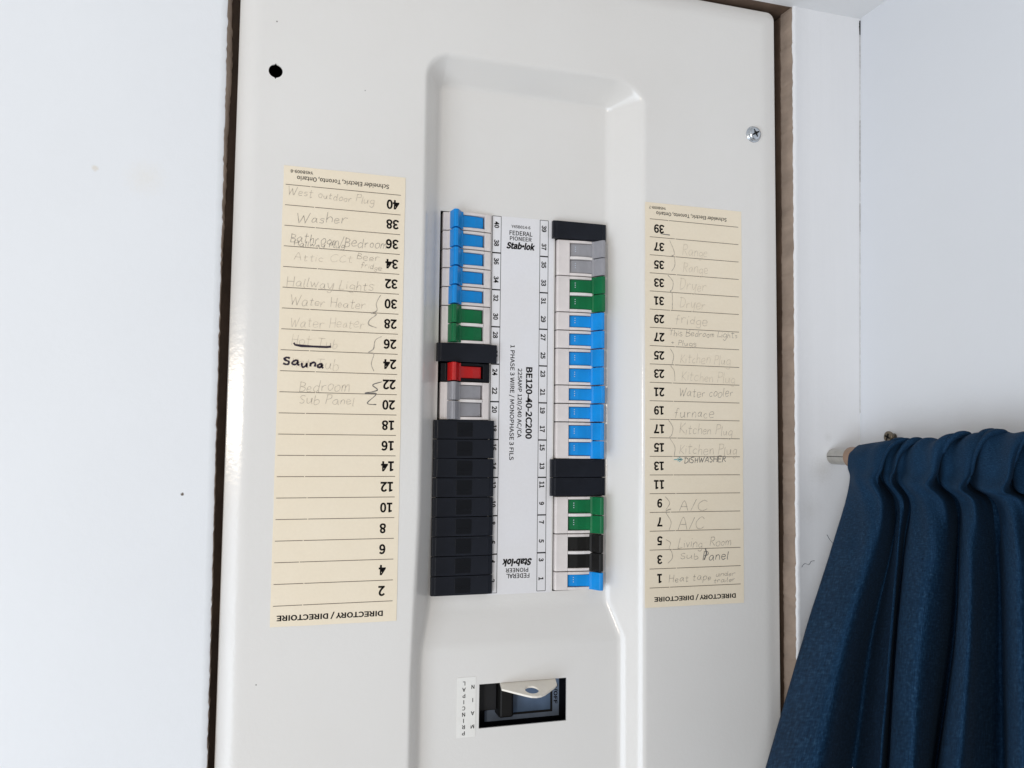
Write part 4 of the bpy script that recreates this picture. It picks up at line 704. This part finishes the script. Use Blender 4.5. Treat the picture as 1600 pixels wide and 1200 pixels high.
# printed strip between the two rows of breakers
mb = MB(); mb.box(-20.4, 24.4, D - .22, D - .02, -255.2, .35)
cl = mb.build('circuit_number_label', 'white_lab', panel)
cl['label'] = 'white printed strip with circuit numbers between the two breaker rows'
y = D - .3
for a, c in ((-20.0, -13.9), (14.2, 20.3)):
    mb = MB()
    for x in (a, c): mb.rect(x - .17, x + .17, -254.1, 0, y)
    mb.rect(a, c, -.17, .17, y - .01); mb.rect(a, c, -254.2, -253.9, y - .01)
    for k in range(1, 10): mb.rect(a, c, -25.4 * k - .42, -25.4 * k + .42, y - .02)
    mb.build('number_box_outline', 'ink', panel, parent=cl)
for k in range(20):
    zc = -5.95 - 12.63 * k
    for nn, a in ((40 - 2 * k, -18.8), (39 - 2 * k, 15.4)):
        mb = MB(); text(mb, str(nn), a, a + 3.5, zc - 4, zc + 4, y - .03, -90, 'b', natural=.98)
        mb.build('printed_number', 'ink', panel, parent=cl)
for s, a, c, za, zc, rot, st, sh in (('Y45B014-6', -6.6, 7.1, -7.2, -5.1, 0, 'r', 0), ('FEDERAL', -7.9, 8.6, -12.2, -9.1, 0, 'm', 0), ('PIONEER', -7.6, 8.1, -15.9, -13.0, 0, 'm', 0),
        ('Stab\u00b7lok', -10.1, 10.8, -21.9, -16.9, 0, 'h', .22), ('Stab\u00b7lok', -10.5, 10.7, -237.0, -231.9, 180, 'h', .22), ('PIONEER', -7.8, 8.0, -241.0, -238.2, 180, 'm', 0), ('FEDERAL', -7.3, 8.9, -244.9, -241.9, 180, 'm', 0),
        ('BE120-40-2C200', 5.0, 9.7, -151.8, -102.8, -90, 'b', 0), ('225AMP 120/240 AC/CA', -1.4, 2.4, -151.0, -103.9, -90, 'm', 0), ('1 PHASE 3 WIRE / MONOPHASE 3 FILS', -6.9, -3.0, -166.2, -88.1, -90, 'm', 0)):
    mb = MB(); text(mb, s, a, c, za, zc, y, rot, st, sh); mb.build('printed_text', 'ink', panel, parent=cl)

# PRINCIPAL / MAIN tape label
mb = MB(); mb.box(-41.6, -29.4, 11.75, 11.95, -342.9, -305.2)
tl = mb.build('main_label', 'white_tape', panel)
tl['label'] = 'narrow off-white tape label reading PRINCIPAL MAIN beside the main switch'
for word, x, zs0, st in (('PRINCIPAL', -37.2, -340.2, 3.9), ('MAIN', -31.3, -336.4, 8.3)):
    mb = MB()
    for i, ch in enumerate(word):
        text(mb, ch, x - 2, x + 2, zs0 + i * st - 1.25, zs0 + i * st + 1.25, 11.68, 180, 'm', natural=1.1)
    mb.build('printed_text', 'ink', panel, parent=tl)

# bent lock tab above the main switch
tp = [(-12.8, 13.5), (-13.8, 5.5), (-4.3, -1.2), (0.2, -4.3), (2.9, -5.8), (6, -6.4), (9.2, -6.0), (12.4, -4.4), (16.5, -1.2), (21.5, 3.0), (24.0, 5.6), (25.6, 13.5)]
def tz(yy): return -310.7 - (12 - yy) * .2286
hc = (5.4, 1.6); hr = 4.5; NS = 32
outer = []
# resample the outline by angle about the hole so that the plate is a ring of quads
def hit(a):
    best = None; dx, dy = math.cos(a), math.sin(a)
    for i in range(len(tp)):
        p, q = tp[i], tp[(i + 1) % len(tp)]; ex, ey = q[0] - p[0], q[1] - p[1]
        den = dx * ey - dy * ex
        if abs(den) < 1e-9: continue
        t = ((p[0] - hc[0]) * ey - (p[1] - hc[1]) * ex) / den; u = ((p[0] - hc[0]) * dy - (p[1] - hc[1]) * dx) / den
        if t > 0 and -1e-6 <= u <= 1 + 1e-6 and (best is None or t < best): best = t
    return (hc[0] + best * dx, hc[1] + best * dy)
angs = sorted([2 * math.pi * k / NS for k in range(NS)] + [math.atan2(p[1] - hc[1], p[0] - hc[0]) % (2 * math.pi) for p in tp])
vs = []; n = len(angs)
for a in angs:
    o_ = hit(a); i_ = (hc[0] + hr * math.cos(a), hc[1] + hr * math.sin(a))
    for dz in (0, -1.3):
        vs += [(o_[0], o_[1], tz(o_[1]) + dz), (i_[0], i_[1], tz(i_[1]) + dz)]
fs = []
for k in range(n):
    i, j = 4 * k, 4 * ((k + 1) % n)
    fs += [(i, j, j + 1, i + 1), (i + 2, i + 3, j + 3, j + 2), (i, i + 2, j + 2, j), (i + 1, j + 1, j + 3, i + 3)]
lt = obj('lock_tab', vs, fs, 'tabm', panel, bevel=.25)
lt['label'] = 'cream metal lock tab with a round hole bent out over the main switch'

# cover screw
def lathe(mb, prof, c, axis='y', n=32):
    """prof: (radius, distance out of the wall)"""
    b = []
    for r, h in prof:
        for k in range(n):
            a = 2 * math.pi * k / n
            if axis == 'y': b.append((c[0] + r * math.cos(a), c[1] - h, c[2] + r * math.sin(a)))
            else: b.append((c[0] - h, c[1] + r * math.cos(a), c[2] + r * math.sin(a)))
    fs = []
    for i in range(len(prof) - 1):
        for k in range(n):
            k2 = (k + 1) % n
            q = (i * n + k, i * n + k2, (i + 1) * n + k2, (i + 1) * n + k)
            fs.append(q)
    mb.add(b, fs + [tuple((len(prof) - 1) * n + k for k in range(n))])
SC = (171.6, depth(171.6, 72.6), 72.6)
mb = MB(); lathe(mb, [(6.0, -.3), (6.0, .35), (5.5, .55), (5.0, .6), (4.95, 2.0), (4.5, 2.9), (3.4, 3.4), (1.9, 3.5), (1.5, 3.1), (1.3, 1.9)], SC)
sc = mb.build('cover_screw', 'zinc', panel, smooth=True)
sc['label'] = 'shiny zinc screw near the top right of the cover'
mb = MB()
for a in (.5, .5 + math.pi / 2):
    ca, sa = math.cos(a), math.sin(a); L, wd = 3.0, .55
    p = [(SC[0] + ca * u * L - sa * v * wd, SC[1] - 3.52, SC[2] + sa * u * L + ca * v * wd) for u, v in ((-1, -1), (1, -1), (1, 1), (-1, 1))]
    mb.add(p, [(0, 1, 2, 3)])
mb.build('screw_recess', 'dark', panel, parent=sc)

# ------------------------------------------------------------------ breakers
def breaker(side, row, poles, colname, label, body='body'):
    """side -1 left / +1 right; row counted from the top; one or two poles of 12.7 mm"""
    xin, mg = (-21.2, 4.9) if side < 0 else (26.3, 9.0)
    zt = -12.7 * row - .1; H = 12.7 * poles
    root = thing('circuit_breaker', label, 'circuit breaker', (xin, D, zt - H), 'circuit breakers in the two rows')
    def P(prof): return [(xin + side * s, D - h) for s, h in prof]
    z0, z1 = zt - .30, zt - H + .30; jx = random.uniform(-.45, .45)
    FT = 1.85
    b = MB()
    b.prism(P([(0, -6), (0, 1.9), (.7, 2.7), (mg, 3.3), (mg, -6)]), z0, z1)                               # face on the label side
    b.prism(P([(mg + 20.5, -6), (mg + 20.5, 3.3), (mg + 23.8, 2.4), (mg + 25, .9), (mg + 28.2, .4), (mg + 28.2, -6)]), z0, z1)
    rib = [(mg, -6), (mg, 3.3), (mg + 5, 4.1), (mg + 11, 4.5), (mg + 16, 4.2), (mg + 20.5, 3.3), (mg + 20.5, -6)]
    b.prism(P(rib), z0, z0 - FT); b.prism(P(rib), z1 + FT, z1)
    bo = b.build('body', body, root, bevel=.35)
    b = MB(); b.rect(*sorted((xin + side * (mg + .1), xin + side * (mg + 20.4))), z1 + FT, z0 - FT, D + 1.5)
    b.build('toggle_slot', 'slot', root)
    mid = zt - H / 2
    if poles == 2:
        b = MB(); q = [(s, h + .9) for s, h in rib[1:-1]]
        q = [(mg + .2, -1), (mg + .2, 3.7)] + q[1:-1] + [(mg + 17.5, 4.4), (mg + 17.5, -1)]
        b.prism(P(q), mid - 1.0, mid + 1.0); b.build('divider', 'tie' if body == 'body' else body, root, bevel=.3)
        spans = [(z0, mid + .16, z0 - FT - .35, mid + 1.35), (mid - .16, z1, mid - 1.35, z1 + FT + .35)]
    else:
        spans = [(z0, z1, z0 - FT - .35, z1 + FT + .35)]
    for h0, h1, a, c in spans:
        b = MB()
        b.prism(P([(mg + .75, -1.4), (mg + .75, 1.0), (mg + 1.2, 1.5), (mg + 7, 3.0), (mg + 13, 3.6), (mg + 17, 4.4), (mg + 20, 4.4), (mg + 20, -1.4)]), a, c)
        b.prism(P([(s_ + jx, h_) for s_, h_ in ((mg + 15.6, 3.5), (mg + 15.6, 4.9), (mg + 16.8, 5.4), (mg + 20.3, 11.2), (mg + 20.9, 11.7), (mg + 21.2, 11.5), (mg + 21.5, 11.8), (mg + 21.8, 11.6), (mg + 22.1, 11.8), (mg + 22.7, 11.5), (mg + 23.3, 10.6), (mg + 24.4, 3.5))]), h0 - .16, h1 + .16)
        t = b.build('toggle', colname, root, bevel=.22)
        if side > 0 and colname != 'black':
            b = MB(); zc = (a + c) / 2
            for i in range(3):
                xx = xin + side * (mg + 4.3); yy = D - 2.65
                zz = zc + 2.2 - i * 1.5
                b.add([(xx - .28, yy, zz - .3), (xx + .28, yy - .13, zz - .3), (xx + .28, yy - .13, zz + .3), (xx - .28, yy, zz + .3)], [(0, 1, 2, 3)])
            b.build('rating_mark', 'rate', root, parent=t)
    return root
def filler(side, row, label, kind=1, dx=0):
    x0, x1 = ((-59.0, -18.0) if side < 0 else (22.6, 62.3)); x0 += dx; x1 += dx
    zt = -12.7 * row + .02
    root = thing('blank_filler_plate', label, 'filler plate', ((x0 + x1) / 2, D, zt - 12.7), 'black blank filler plates in the breaker rows')
    z0, z1 = zt - .22, zt - 12.48; hgt = 4.4 + .3 * noise.noise((row * 1.7, side, 0))
    b = MB()
    b.prism([(x0, D - .6), (x0, D - hgt + .9), (x0 + .4, D - hgt + .5), (x0 + 2.6, D - hgt + .25), (x0 + 2.8, D - hgt), (x1 - 2.8, D - hgt), (x1 - 2.6, D - hgt + .25), (x1 - .4, D - hgt + .5), (x1, D - hgt + .9), (x1, D - .6)], z0, z1)
    b.build('plate', 'filler', root, bevel=.3)
    root.rotation_euler = (0, random.uniform(-.006, .006), 0)
    if kind:
        c = x0 + 20.8; yy = D - hgt
        b = MB(); b.prism([(c - 5.3, yy + .2), (c - 5.3, yy - .22), (c + 5.3, yy - .22), (c + 5.3, yy + .2)], z0 - 1.3, z0 - 7.2)
        b.prism([(c - 5.3, yy + .2), (c - 5.3, yy - .10), (c + 5.3, yy - .10), (c + 5.3, yy + .2)], z0 - 7.2, z1 + 1.3)
        b.build('embossed_square', 'body_b', root, bevel=.12)
    return root
ORD = ('topmost', 'second', 'third', 'fourth', 'fifth')
for r in range(5): breaker(-1, r, 1, 'blue', 'blue single breaker, %s of five in the left row, beside printed %d' % (ORD[r], 40 - 2 * r))
breaker(-1, 5, 2, 'green', 'green double breaker in the left row below the blue ones, beside 30 and 28')
filler(-1, 7, 'lone black blank filler plate between green breaker and red breaker in left row', 0, 1.3)
breaker(-1, 8, 1, 'red', 'black breaker with the only red toggle, beside printed 24', 'body_b')
breaker(-1, 9, 2, 'grey', 'grey double breaker in the left row directly below the red one')
NINE = ('topmost', 'second', 'third', 'fourth', 'middle', 'fourth from bottom', 'third from bottom', 'second from bottom', 'lowest')
for k, r in enumerate(range(11, 20)): filler(-1, r, 'black blank filler plate, %s of the nine stacked below the grey breaker' % NINE[k])
filler(1, 0, 'black blank filler plate at the top of the right row', 0, 0)
breaker(1, 1, 2, 'grey', 'grey double breaker near the top of the right row')
breaker(1, 3, 2, 'green', 'green double breaker in upper right row, between grey breaker and blue breakers')
breaker(1, 5, 1, 'blue', 'blue single breaker in right row touching the green breaker above it')
breaker(1, 6, 1, 'blue', 'blue single breaker in right row, second below the upper green breaker, beside 27')
breaker(1, 7, 2, 'blue', 'upper blue double breaker with white divider in right row, beside 25 and 23')
breaker(1, 9, 1, 'blue', 'blue single breaker in right row just below the upper blue double breaker')
breaker(1, 10, 1, 'blue', 'blue single breaker in right row just above the lower blue double breaker')
breaker(1, 11, 2, 'blue', 'lower blue double breaker with white divider directly above two black filler plates')
filler(1, 13, 'black blank filler plate directly below the blue breakers in right row', 0)
filler(1, 14, 'black blank filler plate directly above the lower green breaker in right row', 0)
breaker(1, 15, 2, 'green', 'green double breaker in lower right row between black fillers and black breaker')
breaker(1, 17, 2, 'black', 'double breaker with black toggles near the bottom of the right row')
breaker(1, 19, 1, 'blue', 'blue single breaker at the very bottom of the right row')

# main switch behind its window
mr = thing('main_breaker', 'black main switch with slate blue face inside the rectangular window', 'main breaker', (3, 40, -352))
b = MB(); b.box(-45, 52, 30.4, 70, -360, -290); b.build('housing', 'body_b', mr, bevel=.5)
b = MB(); b.box(-18.3, 34.4, 29.9, 30.3, -340.6, -298); fa = b.build('face_label', 'mbface', mr)
b = MB()
b.rect(-2.5, 29.6, -337.6, -298.5, 29.82); b.build('face_border', 'dark', mr, parent=fa)
b = MB(); b.rect(.6, 28.0, -336.0, -299, 29.72); b.build('face_field', 'mbblue', mr, parent=fa)
b = MB(); text(b, 'O/OFF', 29.9, 33.4, -332.6, -318.8, 29.74, -90, 'b')
b.build('printed_lettering', 'ink', mr, parent=fa)
b = MB(); b.prism([(-11.5, 30.2), (-11.5, 20), (-10.9, 18.2), (-2.6, 18.2), (-1.4, 20), (-1.4, 30.2)], -335.2, -308); b.build('switch_handle', 'black', mr, bevel=1.0)
b = MB(); b.prism([(-26, 30.2), (-26, 24), (-11.8, 24), (-11.8, 30.2)], -331.5, -300); b.build('switch_slide', 'slot', mr, bevel=.6)

# ------------------------------------------------------------------ curtain and its rod
RX, RZ, RR = 231.0, -162.0, 5.6
cr = thing('curtain_rod', 'short grey metal curtain rod fixed to the white wall strip', 'curtain rod', (RX, FY, RZ))
def tube(mb, y0, y1, r0, r1, n=28, squash=1.0):
    vs = []
    for yy, rr in ((y0, r0), (y1, r1)):
        for k in range(n):
            a = 2 * math.pi * k / n; vs.append((RX + rr * math.cos(a), yy, RZ + rr * squash * math.sin(a)))
    mb.add(vs, [(k, (k + 1) % n, n + (k + 1) % n, n + k) for k in range(n)] + [tuple(range(n))[::-1], tuple(range(n, 2 * n))])
b = MB(); tube(b, FY + .2, FY - 1.6, RR - 1.2, RR); tube(b, FY - 1.6, -420, RR, RR); b.build('rod', 'rod', cr, smooth=False)
b = MB()
a0, a1 = math.radians(176), math.radians(181)
b.add([(RX + (RR + .06) * math.cos(a), yy, RZ + (RR + .06) * math.sin(a)) for yy in (FY - 2, -26) for a in (a0, a1)], [(0, 1, 3, 2)])
b.build('rod_seam', 'dark', cr)
b = MB(); tube(b, -26.5, -44, 7.2, 7.2); b.build('sleeve', 'collar', cr, bevel=.5)

CUR = [      # fold lines of the cloth, far edge first: points down each line
    [(233,-28,-171.2), (214,-27.3,-221.9), (186,-31.1,-284.7), (157,-30.2,-365.8)],
    [(222,-56.1,-170.1), (205,-60.2,-217.6), (177,-69.6,-275.1), (147,-77.5,-346.9)],
    [(219,-74.2,-169.3), (203,-80.2,-215), (180,-83.6,-272), (155,-90.7,-342.7)],
    [(228,-70.3,-169.5), (221,-69,-216.9), (213,-55.1,-280.6), (206,-40.2,-367)],
    [(243,-58.2,-170), (245,-49.4,-220), (246,-26.3,-289.3), (246,-6.6,-383.8)],
    [(234,-69.3,-169.5), (226,-72.5,-216.6), (215,-76.6,-275.7), (205,-76.1,-353.3)],
    [(224,-84.7,-168.9), (218,-85.2,-214.8), (205,-91.3,-271.6), (193,-95.1,-344.9)],
    [(236,-79.3,-169.1), (237,-68.7,-217.3), (234,-62.4,-280.1), (230,-57.9,-362.8)],
    [(226,-92.2,-168.6), (214,-97.6,-213.1), (200,-103.8,-268.4), (186,-111.5,-338)],
    [(217,-113.4,-167.7), (203,-123.4,-209.6), (188,-131.7,-261.1), (172,-142.5,-324.9)],
    [(222,-119.4,-167.5), (213,-127.2,-209.3), (209,-123.7,-264.3), (206,-116.7,-338.1)],
    [(242,-108,-167.9), (245,-104.2,-213.1), (246,-98,-272.5), (246,-81.5,-355.5)],
    [(228,-123.7,-167.3), (218,-133.2,-208.7), (205,-141.4,-259.9), (192,-141.5,-327.3)],
    [(218,-142.5,-166.5), (206,-151.9,-206), (190,-164.7,-253.5), (175,-171.5,-314.2)],
    [(226,-141.4,-166.6), (225,-143.2,-207.6), (220,-144.1,-260.1), (214,-143.4,-328.8)],
    [(244,-130.2,-167), (246,-132.3,-209.6), (247,-131.7,-264.6), (247,-130.7,-337)],
    [(230,-144.9,-166.4), (222,-158.4,-205.6), (208,-171.1,-253.1), (196,-180.8,-312.9)],
    [(217,-166.3,-165.5), (206,-179.9,-202.5), (192,-193.3,-246.9), (176,-207.3,-300.8)],
    [(225,-168.9,-165.4), (222,-174.8,-203.6), (218,-183.2,-250.8), (212,-189.7,-311.1)],
    [(243,-159.1,-165.8), (246,-163,-205.7), (246,-168.8,-255.9), (246,-171.9,-321.3)],
    [(230,-173,-165.3), (220,-188.6,-201.8), (205,-206.2,-244.6), (190,-221.2,-297)],
    [(218,-196.8,-164.3), (205,-215.9,-198), (190,-232.3,-237.6), (176,-247,-285.8)],
    [(228,-202.2,-164), (220,-216.8,-198.2), (208,-233.2,-238.5), (195,-246.3,-288)],
    [(243,-202.2,-164.1), (240,-212.6,-199.3), (232,-225.7,-241.6), (222,-237.7,-294)],
    [(230,-215.2,-163.5), (220,-231.7,-196.4), (205,-249.7,-234.4), (190,-265.3,-280.3)],
    [(218,-237.3,-162.6), (206,-255.3,-193), (190,-273.3,-228), (176,-288.5,-270.1)],
]
rows = []
ncol = len(CUR)
top = [c[0] for c in CUR]
def lin(i): return noise.noise((i * 1.37, 2.2, 0))
def toprow(fx, zz, amp, yk):
    out = []
    for i, c in enumerate(top):
        out.append((fx(c[0]), c[1] + yk * (1 + lin(i)), zz + amp * lin(i + .5) + (-3.2 if i == 0 else 0) * (1 if zz > -158 else 0)))
    return out
def lift(i): return 5.5 * max(0, min(1, (-top[i][1] - 72) / 60.0))
def ruff(fx, zz, amp, lf, dy=0.0):
    out = []
    for i, c in enumerate(top):
        z = zz + amp * lin(i + .5) + lf * lift(i) - (2.5 if i == 0 and zz > -158 else 0)
        out.append((fx(c[0]) - 1.2 * lin(i + 7.1), c[1] + (dy if i else -8.5 if zz > -175 else 0), z))
    return out
rows.append(ruff(lambda x: 246, -215, 0, 0))
rows.append(ruff(lambda x: 243 + (x - 231) * .2, -182, 0, 0, -2))
rows.append(ruff(lambda x: 240.5 + (x - 231) * .15, -164, 1.0, .2, -5))
rows.append(ruff(lambda x: 236 + (x - 231) * .2, -153.0, 2.4, 1, -8))
rows.append(ruff(lambda x: 229.5 + (x - 231) * .25, -151.0, 2.8, 1, -7))
rows.append(ruff(lambda x: 223.5 + (x - 231) * .35, -154.5, 1.8, .9, -5))
rows.append(ruff(lambda x: 220.0 + (x - 231) * .42, -160.5, .8, .5, -3))
rows.append(ruff(lambda x: 219.0 + (x - 231) * .50, -168.5, 0, 0, -1))
rows.append([(219 + (c[0] - 231) * .85 + (3 if c is top[0] else 0), c[1] - (6 if c is top[0] else 0), -176.5) for c in top])
CUR = [[(c[0][0] * .55 + c[1][0] * .45, c[0][1] * .55 + c[1][1] * .45, c[0][2] * .55 + c[1][2] * .45)] + c[1:] for c in CUR]
for k in range(4): rows.append([c[k] for c in CUR])
last = []
for c in CUR:
    p, q = Vector(c[2]), Vector(c[3]); last.append(tuple(q + (q - p) * .9))
rows.append(last)
sub_c, sub_r = 9, 12
dense = [spline(r, sub_c) for r in rows]
nc = len(dense[0])
colsd = [spline([r[i] for r in dense], sub_r) for i in range(nc)]
nr = len(colsd[0])
vs = []; uv = []
for j in range(nr):
    for i in range(nc):
        p = Vector(colsd[i][j])
        q = p * .035
        k = .9 * noise.noise((q.x * 2, i * .05, p.z * .05)) + .35 * noise.noise((i * .25, p.z * .12, 3)) + (.5 * noise.noise((i * .6, p.z * .3, 7)) if p.z < -160 else 0)
        fade = max(0, min(1, (p.z + 235) / 50)) * max(0, min(1, i / 22))
        k += 1.1 * noise.noise((i * .045 + p.z * .02, p.z * .045, 11)) * min(1, i / 30) + .5 * noise.noise((i * .12 - p.z * .03, p.z * .08, 15))
        k += 2.4 * fade * math.sin(.62 * i + .13 * (p.z + 160) + 2 * noise.noise((i * .06, 1, 1)))
        up = max(0, min(1, (p.z + 162) / 8))
        p = p + Vector((-.75, -.55, .5 * up * fade)) * k
        vs.append(tuple(p)); uv.append((i * .0011, j * .0022))
fs = [(j * nc + i, (j + 1) * nc + i, (j + 1) * nc + i + 1, j * nc + i + 1) for j in range(nr - 1) for i in range(nc - 1)]
ct = thing('curtain', 'navy blue fabric curtain gathered on the rod and hanging in folds', 'curtain', (200, -120, -450))
obj('cloth', vs, fs, 'fabric', ct, smooth=True, uv=uv, solid=.9)
def thread3(name, pts, r, root):
    pts = spline(pts, 5); vs = []; fs = []
    for i, p in enumerate(pts):
        for k in range(5):
            a = 2 * math.pi * k / 5; vs.append((p[0] + r * math.cos(a), p[1] + r * math.sin(a) * .8, p[2] + r * math.sin(a) * .6))
    for i in range(len(pts) - 1):
        for k in range(5): fs.append((i * 5 + k, i * 5 + (k + 1) % 5, i * 5 + 5 + (k + 1) % 5, i * 5 + 5 + k))
    return obj(name, vs, fs, 'thread', root)
thread3('loose_thread', [(209, -28, -215.5), (211, -28.5, -219), (214.5, -28, -222), (218, -27, -224)], .22, ct)
tag(thread3('stray_thread', [(204, -6.5, -240.6), (206.5, -6.6, -238.2), (210, -6.6, -239.0), (212, -6.5, -236.8), (214.8, -6.5, -236.4)], .16, None), 'thin dark thread stuck to the white wall strip left of the curtain', 'thread')
# screw in the right wall above the rod
cx = corner(-147.6)
ws2 = thing('wall_screw', 'small dull metal screw in the white side wall above the curtain rod', 'screw', (cx, -40.7, -147.6))
b = MB(); lathe(b, [(2.6, -.5), (2.7, 3.4), (3.9, 3.6), (4.1, 4.2), (4.0, 5.4), (3.2, 5.9), (1.2, 6.0), (.9, 4.8)], (cx, -40.7, -147.6), 'x', 24)
b.build('screw_head', 'brass', ws2, smooth=True)
b = MB()
for a in (.4, .4 + math.pi / 2):
    ca, sa = math.cos(a), math.sin(a)
    b.add([(cx - 6.05, -40.7 + ca * u * 2.6 - sa * v * .6, -147.6 + sa * u * 2.6 + ca * v * .6) for u, v in ((-1, -1), (-1, 1), (1, 1), (1, -1))], [(0, 1, 2, 3)])
b.build('screw_recess', 'dark', ws2)

for o in ROOTS:
    if '_o' in o: del o['_o']
